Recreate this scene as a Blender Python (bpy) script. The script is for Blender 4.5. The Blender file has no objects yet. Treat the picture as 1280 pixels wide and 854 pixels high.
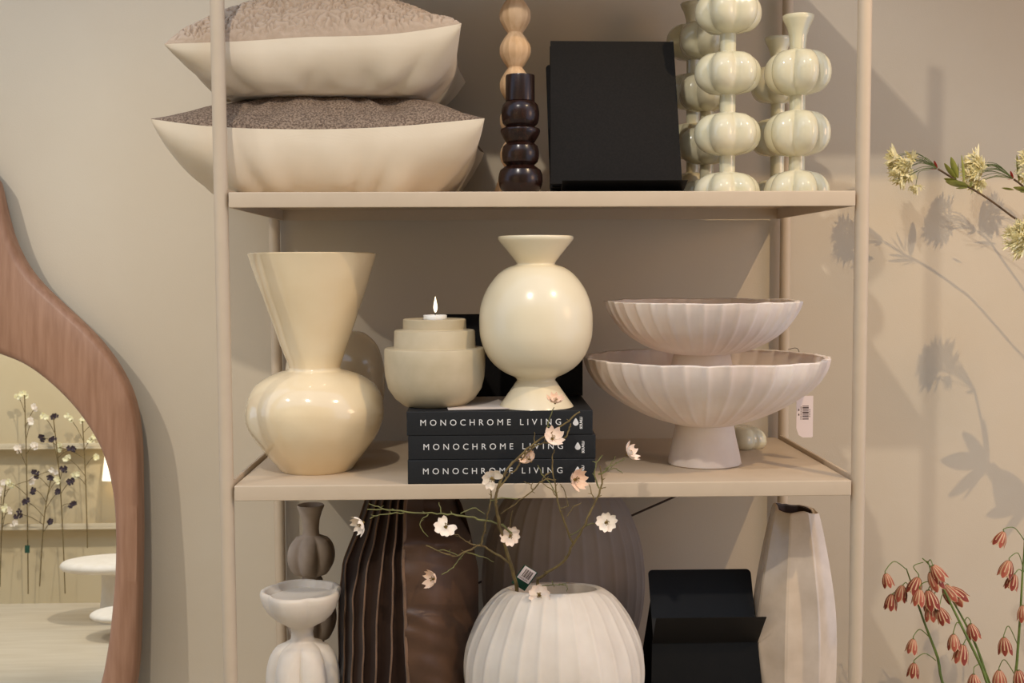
import bpy, bmesh, math, random
from mathutils import Vector, Matrix, noise, Quaternion
random.seed(7)
PI = math.pi
scene = bpy.context.scene
COL = scene.collection

# ------------------------------------------------------------------ camera
FPX = 1432.3
PIT, YAW, ROL = .0631, .0258, -.0043
CAM = Vector((-.0995, -1.83, 1.3052))
_r0 = Vector((math.cos(YAW), -math.sin(YAW), 0)); _f0 = Vector((math.sin(YAW), math.cos(YAW), 0)); _z = Vector((0, 0, 1))
FWD = math.cos(PIT)*_f0 - math.sin(PIT)*_z
_u0 = math.sin(PIT)*_f0 + math.cos(PIT)*_z
RGT = math.cos(ROL)*_r0 + math.sin(ROL)*_u0
UPV = -math.sin(ROL)*_r0 + math.cos(ROL)*_u0
cd = bpy.data.cameras.new('camera'); cam = bpy.data.objects.new('camera', cd); COL.objects.link(cam)
cd.sensor_width = 36; cd.lens = FPX/1280*36; cd.clip_start = .05
cam.matrix_world = Matrix(((RGT.x, UPV.x, -FWD.x, CAM.x), (RGT.y, UPV.y, -FWD.y, CAM.y), (RGT.z, UPV.z, -FWD.z, CAM.z), (0, 0, 0, 1)))
scene.camera = cam

# ------------------------------------------------------------------ light and exposure
vs = scene.view_settings
vs.view_transform = 'Standard'; vs.look = 'None'; vs.gamma = 1; vs.exposure = 0.0; vs.use_curve_mapping = False
wd = bpy.data.worlds.new('shop_ambient'); scene.world = wd; wd.use_nodes = True
wd.node_tree.nodes['Background'].inputs[0].default_value = (.76, .94, 1.26, 1)
wd.node_tree.nodes['Background'].inputs[1].default_value = 1.0
def spot(name, loc, target, power, color, size=75, blend=.5, radius=.022):
    l = bpy.data.lights.new(name, 'SPOT'); o = bpy.data.objects.new(name, l); COL.objects.link(o)
    l.energy = power; l.color = color; l.spot_size = math.radians(size); l.spot_blend = blend; l.shadow_soft_size = radius
    o.location = loc; d = Vector(target)-Vector(loc); o.rotation_euler = d.to_track_quat('-Z', 'Y').to_euler()
WARM = (1, .74, .44); NEUT = (1, .92, .81); PALE = (1, .95, .87)
spot('track_spot_centre', (-.60, -1.75, 3.05), (-.05, .15, 1.1), 96, NEUT, 56, .6, .03)
spot('track_spot_left', (-2.15, -1.55, 3.05), (-1.1, .45, 1.15), 116, PALE, 40, .9)
spot('track_spot_right', (1.35, -1.30, 3.05), (.75, .3, 1.1), 102, WARM, 66, .7, .013)
pl_ = bpy.data.lights.new('amber_fill', 'POINT'); po_ = bpy.data.objects.new('amber_fill', pl_); COL.objects.link(po_)  # warm fill light added to tint the right-hand wall
pl_.energy = 32; pl_.color = (1, .58, .30); pl_.shadow_soft_size = .35; po_.location = (2.3, -1.1, 1.75)
spot('track_spot_opposite', (-1.2, -1.9, 3.05), (-2.3, -3.4, .6), 190, NEUT, 80, .6)
spot('track_spot_opposite_2', (-3.4, -2.0, 3.05), (-2.6, -3.4, .6), 120, NEUT, 80, .6)

# ------------------------------------------------------------------ measuring helpers
def ray(px, py): return FWD + ((px-640)/FPX)*RGT - ((py-427)/FPX)*UPV
def at(px, py, y):
    d = ray(px, py); return CAM + d*((y-CAM.y)/d.y)
def onz(px, py, z):
    d = ray(px, py); return CAM + d*((z-CAM.z)/d.z)
def mpp(y): return (y-CAM.y)/FPX            # metres per pixel at depth y
def lerp(a, b, t): return a+(b-a)*t

# ------------------------------------------------------------------ materials
def lin(c):
    c = c.lstrip('#'); v = [int(c[i:i+2], 16)/255 for i in (0, 2, 4)]
    return tuple((x/12.92 if x <= .04045 else ((x+.055)/1.055)**2.4) for x in v)+(1,)
def mat(name, c1, c2=None, rough=.5, scale=8, bump=0, bscale=200, stretch=(1, 1, 1), spec=.5, sheen=0, sss=0, coat=0, detail=4, metal=0, tex='noise', contrast=(.35, .65), bdist=.002, trans=0):
    m = bpy.data.materials.new(name); m.use_nodes = True
    nt = m.node_tree; b = nt.nodes['Principled BSDF']
    b.inputs['Roughness'].default_value = rough; b.inputs['Specular IOR Level'].default_value = spec
    b.inputs['Metallic'].default_value = metal
    if sheen: b.inputs['Sheen Weight'].default_value = sheen; b.inputs['Sheen Roughness'].default_value = .35
    if coat: b.inputs['Coat Weight'].default_value = coat; b.inputs['Coat Roughness'].default_value = .06
    if sss:
        b.inputs['Subsurface Weight'].default_value = sss; b.inputs['Subsurface Radius'].default_value = (1, .8, .6); b.inputs['Subsurface Scale'].default_value = .012
    tc = nt.nodes.new('ShaderNodeTexCoord'); mp = nt.nodes.new('ShaderNodeMapping'); mp.inputs['Scale'].default_value = stretch
    nt.links.new(tc.outputs['Object'], mp.inputs['Vector'])
    if c2:
        n = nt.nodes.new('ShaderNodeTexNoise'); n.inputs['Scale'].default_value = scale; n.inputs['Detail'].default_value = detail
        r = nt.nodes.new('ShaderNodeValToRGB'); r.color_ramp.elements[0].position = contrast[0]; r.color_ramp.elements[1].position = contrast[1]
        r.color_ramp.elements[0].color = lin(c1); r.color_ramp.elements[1].color = lin(c2)
        nt.links.new(mp.outputs['Vector'], n.inputs['Vector']); nt.links.new(n.outputs['Fac'], r.inputs['Fac']); nt.links.new(r.outputs['Color'], b.inputs['Base Color'])
    else: b.inputs['Base Color'].default_value = lin(c1)
    if bump:
        if tex == 'weave':
            def wave(direction):
                w = nt.nodes.new('ShaderNodeTexWave'); w.bands_direction = direction; w.inputs['Scale'].default_value = bscale; w.inputs['Distortion'].default_value = .6; w.inputs['Detail'].default_value = 1
                nt.links.new(mp.outputs['Vector'], w.inputs['Vector']); return w
            wa, wb = wave('X'), wave('Y'); mx = nt.nodes.new('ShaderNodeMath'); mx.operation = 'MAXIMUM'
            nt.links.new(wa.outputs['Fac'], mx.inputs[0]); nt.links.new(wb.outputs['Fac'], mx.inputs[1]); src = mx.outputs[0]
        elif tex == 'cells':
            n = nt.nodes.new('ShaderNodeTexVoronoi'); n.inputs['Scale'].default_value = bscale; nt.links.new(mp.outputs['Vector'], n.inputs['Vector']); src = n.outputs['Distance']
        else:
            n = nt.nodes.new('ShaderNodeTexNoise'); n.inputs['Scale'].default_value = bscale; n.inputs['Detail'].default_value = 3
            nt.links.new(mp.outputs['Vector'], n.inputs['Vector']); src = n.outputs['Fac']
        bp = nt.nodes.new('ShaderNodeBump'); bp.inputs['Strength'].default_value = bump; bp.inputs['Distance'].default_value = bdist
        nt.links.new(src, bp.inputs['Height']); nt.links.new(bp.outputs['Normal'], b.inputs['Normal'])
    return m
def emit(name, c, s):
    m = bpy.data.materials.new(name); m.use_nodes = True; b = m.node_tree.nodes['Principled BSDF']
    b.inputs['Base Color'].default_value = lin(c); b.inputs['Emission Color'].default_value = lin(c); b.inputs['Emission Strength'].default_value = s
    return m
M = {}
M['wall'] = mat('linen_wall', '#ccbea8', '#c8b9a2', rough=.9, scale=3, bump=.25, bscale=520, spec=.15, bdist=.0008, tex='noise')
M['wall_front'] = mat('opposite_wall', '#c9b895', '#c3b08b', rough=.9, scale=2, spec=.15)
M['floor'] = mat('pale_floor', '#cdbfa6', '#c2b297', rough=.35, scale=3, stretch=(1, 6, 1), spec=.4)
M['steel'] = mat('beige_powder_coat', '#c4b096', '#c1ad93', rough=.5, scale=30, bump=.08, bscale=900, spec=.35, bdist=.0004)
M['cream_glaze'] = mat('cream_glaze', '#ebd7b2', '#e2c89c', rough=.12, scale=7, bump=.25, bscale=14, spec=.5, coat=.5, bdist=.004, contrast=(.3, .75))
M['yellow_glaze'] = mat('pale_yellow_glaze', '#e3d5b6', '#e0d0ae', rough=.22, scale=10, bump=.06, bscale=60, spec=.5, bdist=.001)
M['greige'] = mat('greige_stoneware', '#bfaf91', '#b9a98a', rough=.6, scale=40, bump=.1, bscale=700, spec=.3, bdist=.0004)
M['celadon'] = mat('celadon_glaze', '#dbd1b3', '#cfc9a9', rough=.08, scale=14, spec=.5, coat=.4, contrast=(.3, .7))
M['alabaster'] = mat('alabaster', '#e9dcd0', '#d9c8ba', rough=.55, scale=9, bump=.15, bscale=160, spec=.3, sss=.25, bdist=.0008, detail=6)
M['white_alabaster'] = mat('white_alabaster', '#e0d4c3', '#cdbfad', rough=.5, scale=11, bump=.12, bscale=160, spec=.3, sss=.25, bdist=.0008, detail=6, contrast=(.3, .7))
M['grey_stone'] = mat('grey_stone', '#ae9c8a', '#9c8a79', rough=.65, scale=18, bump=.2, bscale=200, spec=.25, bdist=.0008)
M['grey_ribbed'] = mat('smoky_ribbed_stone', '#a8978c', '#9a8a80', rough=.6, scale=8, bump=.1, bscale=160, spec=.3, bdist=.0006)
M['bisque_glaze'] = mat('mottled_pink_glaze', '#d9c6b0', '#bda992', rough=.18, scale=14, bump=.05, bscale=60, spec=.5, coat=.3, detail=8, contrast=(.3, .7))
M['dark_rim'] = mat('unglazed_dark', '#4a372c', '#3b2a21', rough=.5, scale=40)
M['black_metal'] = mat('black_metal', '#0b0b0b', '#0e0d0d', rough=.5, scale=60, bump=.08, bscale=900, spec=.2, bdist=.0003)
M['black_cloth'] = mat('black_book_cloth', '#141210', '#1a1715', rough=.7, scale=300, bump=.3, bscale=1200, spec=.15, bdist=.0004)
M['book_black'] = mat('book_black', '#191a1c', '#1c1d1e', rough=.6, scale=200, bump=.25, bscale=1300, spec=.3, bdist=.0003)
M['navy'] = mat('navy_book_edge', '#1b2433', rough=.6)
M['paper'] = mat('book_paper', '#cfc4ba', '#bcb0a6', rough=.8, scale=4, stretch=(1, 1, 300))
M['print_white'] = mat('white_print', '#d8d5d0', rough=.6)
M['print_dark'] = mat('dark_print', '#5c4c47', rough=.7)
M['tag_paper'] = mat('tag_card', '#ecdcd6', rough=.7, spec=.2)
M['tag_green'] = mat('green_tag', '#0f4431', rough=.5)
M['string'] = mat('dark_string', '#3b2f24', rough=.8)
M['dark_wood'] = mat('dark_turned_wood', '#2a1610', '#1a0d09', rough=.25, scale=30, stretch=(6, 6, 1), spec=.35, coat=.08)
M['light_wood'] = mat('light_turned_wood', '#d8b791', '#c8a47c', rough=.55, scale=20, stretch=(5, 5, .8), spec=.3)
M['pale_block'] = mat('pale_block', '#c9bd9c', rough=.6)
M['walnut'] = mat('oiled_brown_wood', '#a57c61', '#946c52', rough=.42, scale=10, stretch=(9, 9, .7), spec=.35, detail=7, bump=.05, bscale=40)
M['boucle'] = mat('boucle_wool', '#b9a28b', '#b29b84', rough=.95, scale=70, spec=.1, sheen=.2, bump=.4, bscale=420, bdist=.0015)
M['cream_cloth'] = mat('cream_cotton', '#e6d6bd', '#e0cfb5', rough=.85, scale=10, spec=.15, sheen=.1, bump=.25, bscale=900, tex='weave', bdist=.0004)
M['tweed'] = mat('brown_tweed', '#9a8571', '#68574a', rough=.95, scale=330, spec=.1, bump=.7, bscale=130, tex='weave', bdist=.0015, detail=3, contrast=(.4, .6))
M['velvet'] = mat('brown_velvet', '#35251b', '#291b14', rough=.85, scale=12, spec=.08, sheen=.18)
M['velvet_ridge'] = mat('brown_velvet_highlight', '#7d604b', '#67503d', rough=.75, scale=25, spec=.2, sheen=.2)  # lighter velvet brown, painting the light caught along the pleat ridges
M['satin'] = mat('brown_satin', '#563c2a', '#4a3323', rough=.45, scale=14, spec=.35, sheen=.1)
M['wax'] = mat('white_wax', '#f2ede6', rough=.5, sss=.3)
M['wick'] = mat('wick', '#2a2420', rough=.9)
M['flame'] = emit('candle_flame', '#ffe9c4', 2.2)
M['bark'] = mat('olive_bark', '#7d6a3d', '#5c4a28', rough=.8, scale=60, bump=.4, bscale=300)
M['green_twig'] = mat('green_twig', '#76743f', '#646038', rough=.8, scale=60, bump=.3, bscale=300)
M['petal'] = mat('blush_petal', '#f6e4d0', '#f1d6bf', rough=.6, scale=90, spec=.2, sss=.15)
M['petal_white'] = mat('cream_petal', '#f8ecd9', '#f3dfc8', rough=.6, scale=90, spec=.2, sss=.15)
M['petal_peach'] = mat('peach_petal', '#f0d2b6', '#eac4a4', rough=.6, scale=90, spec=.2, sss=.15)
M['stamen'] = mat('ochre_stamen', '#8e7430', '#5d4619', rough=.8, scale=200)
M['bell_edge'] = mat('cream_petal_stripe', '#d6b98f', '#c59873', rough=.55, scale=120)
M['bell'] = mat('striped_bell_petal', '#a5523f', '#b87a60', rough=.55, scale=90, stretch=(1, 1, .12), spec=.25, contrast=(.45, .62))
M['bell_dark'] = mat('deep_red_bell_petal', '#86392c', '#a25a46', rough=.55, scale=90, stretch=(1, 1, .12), spec=.25, contrast=(.5, .68))
M['stem_green'] = mat('fresh_green_stem', '#6b7d35', '#55662a', rough=.55, scale=40)
M['stem_brown'] = mat('brown_stem', '#5d4427', '#46331d', rough=.7, scale=60)
M['floret'] = mat('cream_yellow_floret', '#f4edcb', '#e9dca0', rough=.6, scale=120, spec=.2)
M['bract'] = mat('red_bract', '#a9372b', rough=.6)
M['leaf'] = mat('yellow_green_leaf', '#97963f', '#7c8138', rough=.5, scale=50)
M['leaf_dark'] = mat('dark_leaf', '#5e6a35', '#4c5a2c', rough=.5, scale=50)
M['dark_petal'] = mat('aubergine_petal', '#3a2730', '#2c1c26', rough=.6, scale=60)
M['plaster'] = mat('white_plaster', '#e5dac8', '#dfd3bf', rough=.7, scale=20)
M['ledge'] = mat('tan_ledge', '#cfbfa0', '#cabA9a'.lower(), rough=.8, scale=8)
M['shade'] = emit('lit_lamp_shade', '#fff0d2', 1.1)
def mirror_mat():
    m = bpy.data.materials.new('mirror_glass'); m.use_nodes = True; b = m.node_tree.nodes['Principled BSDF']
    b.inputs['Base Color'].default_value = (.86, .86, .83, 1); b.inputs['Metallic'].default_value = 1; b.inputs['Roughness'].default_value = .012
    return m
M['mirror'] = mirror_mat()

# ------------------------------------------------------------------ object helpers
def tag(o, label=None, cat=None, group=None, kind=None):
    if label: o['label'] = label
    if cat: o['category'] = cat
    if group: o['group'] = group
    if kind: o['kind'] = kind
    return o
def empty(name, loc, label, cat, group=None):
    o = bpy.data.objects.new(name, None); COL.objects.link(o); o.location = loc; o.empty_display_size = .05
    return tag(o, label, cat, group)
class MB:
    def __init__(s): s.v = []; s.f = []
    def add(s, vs_, fs):
        n = len(s.v); s.v += [tuple(v) for v in vs_]; s.f += [tuple(i+n for i in f) for f in fs]; return s
    def box(s, a, b):
        (x0, y0, z0), (x1, y1, z1) = a, b
        return s.add([(x0, y0, z0), (x1, y0, z0), (x1, y1, z0), (x0, y1, z0), (x0, y0, z1), (x1, y0, z1), (x1, y1, z1), (x0, y1, z1)],
                     [(0, 3, 2, 1), (4, 5, 6, 7), (0, 1, 5, 4), (1, 2, 6, 5), (2, 3, 7, 6), (3, 0, 4, 7)])
    def lathe(s, prof, n=64, rf=None, c=(0, 0, 0), closed_bottom=True, closed_top=False):
        vs_ = []
        for i, (r, z) in enumerate(prof):
            for k in range(n):
                th = 2*PI*k/n; q = r*(rf(th, i, z) if rf else 1)
                vs_.append((c[0]+q*math.sin(th), c[1]-q*math.cos(th), c[2]+z))
        fs = []
        for i in range(len(prof)-1):
            for k in range(n):
                a = i*n+k; b = i*n+(k+1) % n; fs.append((a, b, b+n, a+n))
        if closed_bottom: fs.append(tuple(range(n-1, -1, -1)))
        if closed_top: fs.append(tuple((len(prof)-1)*n+k for k in range(n)))
        return s.add(vs_, fs)
    def tube(s, pts, rad, n=8, cap=True):
        pts = [Vector(p) for p in pts]
        if not hasattr(rad, '__len__'): rad = [rad]*len(pts)
        vs_ = []; up = Vector((.13, .31, .94)).normalized(); prev = None
        for i, p in enumerate(pts):
            t = (pts[min(i+1, len(pts)-1)]-pts[max(i-1, 0)]).normalized()
            if prev is None:
                a = t.cross(up)
                if a.length < .1: a = t.cross(Vector((1, 0, 0)))
                a.normalize()
            else: a = (prev-t*prev.dot(t)).normalized()
            prev = a; b = t.cross(a)
            for k in range(n):
                th = 2*PI*k/n; vs_.append(p+(a*math.cos(th)+b*math.sin(th))*rad[i])
        fs = [(i*n+k, i*n+(k+1) % n, (i+1)*n+(k+1) % n, (i+1)*n+k) for i in range(len(pts)-1) for k in range(n)]
        if cap: fs += [tuple(range(n-1, -1, -1)), tuple((len(pts)-1)*n+k for k in range(n))]
        return s.add(vs_, fs)
    def grid(s, fn, nu, nv, flip=False):
        vs_ = [fn(i/nu, j/nv) for j in range(nv+1) for i in range(nu+1)]
        fs = []
        for j in range(nv):
            for i in range(nu):
                a = j*(nu+1)+i; q = (a, a+1, a+nu+2, a+nu+1); fs.append(q[::-1] if flip else q)
        return s.add(vs_, fs)
    def build(s, name, m, parent=None, smooth=True, angle=50, bevel=0, loc=None, merge=False):
        me = bpy.data.meshes.new(name); me.from_pydata(s.v, [], s.f); me.update()
        if merge or bevel:
            bm = bmesh.new(); bm.from_mesh(me)
            if merge: bmesh.ops.remove_doubles(bm, verts=bm.verts, dist=1e-5)
            if bevel:
                bmesh.ops.recalc_face_normals(bm, faces=bm.faces)
                es = [e for e in bm.edges if len(e.link_faces) == 2 and e.calc_face_angle(0) > .6]
                bmesh.ops.bevel(bm, geom=es, offset=bevel, segments=3, profile=.6, affect='EDGES')
            bm.to_mesh(me); bm.free()
        if smooth:
            me.shade_smooth(); me.set_sharp_from_angle(angle=math.radians(angle))
        me.materials.append(m)
        o = bpy.data.objects.new(name, me); COL.objects.link(o)
        if parent: o.parent = parent
        if loc is not None: o.location = loc
        return o
def copy_tree(o, parent=None, keep=('kind',)):
    c = o.copy(); COL.objects.link(c); c.parent = parent
    for ch in o.children: copy_tree(ch, c)
    return c
def spline(pts, n):
    pts = [Vector(p) for p in pts]; out = []
    for i in range(len(pts)-1):
        p0, p1, p2, p3 = pts[max(i-1, 0)], pts[i], pts[i+1], pts[min(i+2, len(pts)-1)]
        for k in range(n):
            t = k/n; out.append(.5*((2*p1)+(p2-p0)*t+(2*p0-5*p1+4*p2-p3)*t*t+(3*p1-p0-3*p2+p3)*t**3))
    return out+[pts[-1]]
def prof_px(cx, y, rows, base_z=None):
    """silhouette rows (py, half width in px), top to bottom -> [(r, z)] bottom to top, with x of the axis"""
    k = mpp(y); pr = []
    for py, h in rows:
        p = at(cx, py, y); pr.append((h*k, p.z))
    x = at(cx, rows[len(rows)//2][0], y).x
    pr = pr[::-1]
    if base_z is not None: pr[0] = (pr[0][0], base_z)
    return x, pr
def smooth_prof(pr, n=5):
    return [(max(p.x, .0005), p.z) for p in spline([(r, 0, z) for r, z in pr], n)]

ZT, ZM, ZL, ZU = 1.4283, .9597, .4917, 1.896    # tops of the shelves: upper, middle, lower, the one above the frame
# ------------------------------------------------------------------ structure
WY = .505
o = MB().box((-8.0, WY, 0), (2.6, WY+.1, 3.2)).build('wall_back', M['wall'], smooth=False); tag(o, kind='structure')
o = MB().box((-8.0, -3.65, 0), (2.6, -3.55, 3.2)).build('wall_front', M['wall_front'], smooth=False); tag(o, kind='structure')
o = MB().box((-8.0, -3.65, -.05), (2.6, WY+.1, 0)).build('floor', M['floor'], smooth=False); tag(o, kind='structure')

# ------------------------------------------------------------------ shelving unit
unit = empty('shelving_unit', (0, 0, 0), 'beige powder-coated metal shelving unit against the wall holding all the vases', 'shelf')
PR = .0112
for sx in (-1, 1):
    for yy in (.0115, .478):
        x = sx*(.5+PR+.002)
        # posts lean a little, as the photo shows
        m = MB().tube([(x, yy, 0), (x, yy, 2.0)], PR if yy < .1 else .0108, 20)
        m.build('post', M['steel'], unit)
for z in (.12, ZL, ZM, ZT, ZU):
    m = MB(); t = .0245
    m.box((-.499, .001, z-.004), (.499, .478, z)).build('shelf_plate', M['steel'], unit, bevel=.0012)
    MB().box((-.499, 0, z-t), (.499, .004, z-.0002)).build('front_lip', M['steel'], unit, bevel=.0016)
    MB().box((-.499, .474, z-t), (.499, .478, z-.004)).build('back_lip', M['steel'], unit)
    for sx in (-1, 1):
        a, b = sorted((sx*.499, sx*.495))
        MB().box((a, .004, z-t), (b, .474, z-.004)).build('side_lip', M['steel'], unit)
        a, b = sorted((sx*.5035, sx*.5085))
        MB().box((a, .02, z-.012), (b, .47, z+.006)).build('side_rail', M['steel'], unit, bevel=.001)
MB().tube([at(848, 619, .47), at(700, 684, .47), at(500, 772, .47)], .0022, 8).build('cross_brace', M['dark_rim'], unit)

# an unseen board added high above the flowers to shade the upper wall, out of the photo; the flowers' lamp is cut off by its edge
cb = empty('shading_board', (1.60, .505, 2.18), 'unseen shading board added high above the yellow flowers, outside the photo', 'shelf')
MB().box((-.98, -.80, 0), (.9, -.001, .03)).build('board', M['steel'], cb, bevel=.002)
for bx in (-.6, .6): MB().box((bx-.01, -.5, -.02), (bx+.01, -.001, 0)).build('bracket', M['steel'], cb)

# ------------------------------------------------------------------ cushions
def cushion(name, label, top_mat, bot_mat, x0, x1, y0, y1, zbase, zseam, ht, bow, corner, seed, top_fn=None, n=90):
    cx, cy, a, b = (x0+x1)/2, (y0+y1)/2, (x1-x0)/2, (y1-y0)/2
    root = empty(name, (cx, cy, zbase), label, 'cushion', 'cushions stacked on the upper shelf')
    def plan(u, v):
        return a*u*(1-bow*(1-v*v)), b*v*(1-bow*(1-u*u))
    def seam(u, v):
        w = .006*noise.noise(Vector((u*1.5, v*1.5, seed)))
        return zseam-zbase+corner(u, v)*(u*u*v*v)**.8+w
    def t(u, v): return max(0, (1-u**4)*(1-v**4))**.5*(.55+.45*(1-u*u)*(1-v*v))
    def wr(u, v):
        d = max(abs(u), abs(v)); p = Vector((u*2.3, v*2.3, seed+9))
        w = noise.noise(p)*.007 + abs(noise.noise(Vector((math.atan2(v, u)*4.2, d*1.4, seed+3))))*-.022*d + .004*noise.noise(p*2.6)
        return w*min(1, t(u, v)*2.2)
    def remap(s): s = s*2-1; return math.copysign(1-(1-abs(s))**1.35, s)
    def top(i, j):
        u, v = remap(i), remap(j); x, y = plan(u, v); z = seam(u, v)+ht*t(u, v)+wr(u, v)
        p = Vector((x, y, z))
        if top_fn: p = top_fn(p, t(u, v))
        return p
    def bot(i, j):
        u, v = remap(i), remap(j); x, y = plan(u, v); s = seam(u, v); z = s-s*min(1, 1.5*t(u, v)**.9)+wr(u, v)*1.2*(1 if t(u, v) < .6 else 0)
        return Vector((x, y, max(z, .0005)))
    MB().grid(top, n, n).build('top_panel', top_mat, root, angle=180)
    MB().grid(bot, 90, 90, flip=True).build('underside_panel', bot_mat, root, angle=180)['label'] = 'smooth cream cotton underside of the cushion'
    return root
L0, L1 = at(188, 155, .035), at(606, 150, .035)
def cornerA(u, v): return .016 if v < 0 else .004
cushion('tweed_cushion', 'cream cushion with a brown tweed top, lying flat under the boucle cushion', M['tweed'], M['cream_cloth'], L0.x, L1.x, .035, .475, ZT, at(400, 163, .05).z, .086, .05, cornerA, 1.3)
U0, U1 = at(205, 55, .03), at(577, 30, .03)
zb2 = at(420, 117, .1).z-.002
def boucle(p, t):
    q = Vector((p.x*120, p.y*100, p.z*115))
    h = min(1, abs(noise.noise(q*1.0))*3.6+.25*abs(noise.noise(q*2.1+Vector((3, 1, 7)))))
    return p+Vector((0, -.3 if p.y < 0 else .3, 1)).normalized()*(.0100*h-.0035)*min(1, t*5)
def cornerB(u, v): return (-.016 if u < 0 else .021) if v < 0 else .0
cushion('boucle_cushion', 'cream cushion with a nubbly beige boucle top, uppermost of the stack', M['boucle'], M['cream_cloth'], U0.x, U1.x, .03, .47, zb2, at(400, 49, .05).z, .105, .05, cornerB, 5.1, boucle, n=340)

# ------------------------------------------------------------------ upper shelf: candle holders
def turned(name, label, cat, cx, y, rows, m, base, n=48, group=None, sm=4, angle=35, rot=0):
    x, pr = prof_px(cx, y, rows, base)
    pr = [(r, z-base) for r, z in pr]
    if sm: pr = smooth_prof(pr, sm)
    o = MB().lathe(pr, n, closed_top=True).build(name, m, None, angle=angle, loc=(x, y, base)); o.rotation_euler.z = rot
    return tag(o, label, cat, group)
def bead_rows(y0, y1, hn, hm, k=7, p=.5, e=2):
    out = []
    for i in range(k+1):
        s = i/k*2-1; out.append((lerp(y0, y1, i/k), hn+(hm-hn)*max(0, 1-abs(s)**e)**p))
    return out
rows = [(94, 15), (94.3, 17.6), (96, 18), (126.5, 18)]+bead_rows(127, 159, 17.5, 23.5)+[(160, 21), (161.5, 24), (164, 24.6), (167, 24), (172, 21.5), (178, 18)]+bead_rows(179, 207, 17, 23.2)+bead_rows(208, 241, 19, 27.6)
turned('turned_candle_holder', 'dark brown turned wood candle holder beside the black book', 'candle holder', 650.5, .09, rows, M['dark_wood'], ZT, sm=0, angle=28)
rows = []
yb = -66
for c in (-67, -23.5, 20, 63.5, 107, 150.5, 194):
    rows += [(c-21, 9.5), (c-15, 14), (c-7, 18.5), (c-3, 19.5), (c+3, 19.5), (c+7, 18.5), (c+15, 14), (c+21, 9.5)]
rows += [(218, 9), (224, 22), (241, 30)]
turned('beaded_candle_holder', 'tall pale wood candle holder of faceted beads behind the dark brown one', 'candle holder', 644, .2, rows, M['light_wood'], ZT, n=14, sm=0, angle=20)
# pale square block leaning behind
p = at(652, 205, .3); s = .027
o = MB().box((-s, -.012, -s), (s, .012, s)).build('square_block', M['pale_block'], None, bevel=.002)
o.rotation_euler = (0, math.radians(27), 0); o.location = (p.x, .3, ZT+s*(math.cos(math.radians(27))+math.sin(math.radians(27))))
tag(o, 'pale square block tipped on one corner behind the two wooden candle holders', 'ornament')

# pumpkin vases
def lobe(nl, c, off=0):
    rr = 1-c; h = PI/nl
    def f(th):
        ph = ((th-off) % (2*h))-h
        return c*math.cos(ph)+math.sqrt(max(0, rr*rr-(c*math.sin(ph))**2))
    return f
def pumpkin(name, label, cx, y, rows, m, base, nl=6, c=.61, off=0, group=None, n=96, inner=True, neckh=11, cat='vase', full=42):
    x, pr = prof_px(cx, y, rows, base)
    pr = [(r, z-base) for r, z in pr]; lf = lobe(nl, c, off); k = mpp(y)
    top = pr[-1]
    def rf(th, i, z):
        r = allp[i][0]/k; a = min(1, max(0, (r-neckh)/(full*.45)))
        if i >= nout: a = 0
        if i >= flat_from: a *= flare_l
        return lerp(1, lf(th), a)
    allp = list(pr); nout = len(pr)
    flat_from = next((i for i in range(len(pr)) if all(q[0]/k < full*.6 for q in pr[i:])), len(pr)); flare_l = 0
    if inner: allp += [(top[0]*.88, top[1]-.001), (top[0]*.6, top[1]-.02), (top[0]*.4, top[1]-.045)]
    o = MB().lathe(allp, n, rf, closed_top=True).build(name, m, None, angle=60, loc=(x, y, base))
    return tag(o, label, cat, group)
def stack(y_top, n, pitch, hh, hm, hn, dome_y, flare=None):
    rows = []
    if flare: rows += flare
    for i in range(n):
        c = y_top+pitch*i; rows += bead_rows(c-hh, c+hh, hn, hm, 14, .5, 2.3)
    rows += bead_rows(dome_y-hh, dome_y+hh, hn, hm, 14, .5, 2.3)[:9]
    return rows
fl = [(19.5, 18.6), (21, 19.6), (26, 18), (34, 14), (44, 11), (55, 10), (61, 10)]
sh = lambda f, d, s=1: [(a*s+d, b*s) for a, b in f]
G = 'pumpkin vases on the upper shelf'
pumpkin('pumpkin_vase', 'tallest celadon vase of stacked lobed spheres, cut off by the top of the photo', 910, .12, stack(-60, 4, 76, 27, 42, 9.8, 242, sh(fl, -170)), M['celadon'], ZT, off=.09, group=G)
pumpkin('pumpkin_vase', 'short celadon vase of stacked lobed spheres with a flared mouth, nearest the right post', 996.5, .12, stack(91, 2, 76, 29, 41, 9.8, 242, fl), M['celadon'], ZT, off=.65, group=G)
fr = [(5, 17), (7, 18), (13, 14), (22, 10), (30, 9)]
pumpkin('pumpkin_vase', 'celadon vase of stacked lobed spheres half hidden behind the tall front one', 884, .27, stack(50, 3, 66, 24, 37, 8.5, 248, sh(fl, -29, .87)), M['celadon'], ZT, off=.4, group=G)
pumpkin('pumpkin_vase', 'celadon vase mostly hidden at the back by the black book, flared mouth showing', 866, .405, stack(53, 3, 62, 23, 34, 8, 239, sh(fl, -12, .82)), M['celadon'], ZT, off=.2, group=G)
pumpkin('pumpkin_vase', 'celadon vase with a flared mouth behind the short vase nearest the right post', 972, .27, stack(106, 2, 66, 24, 36, 8.5, 248, sh(fl, 30, .87)), M['celadon'], ZT, off=.3, group=G)

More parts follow.
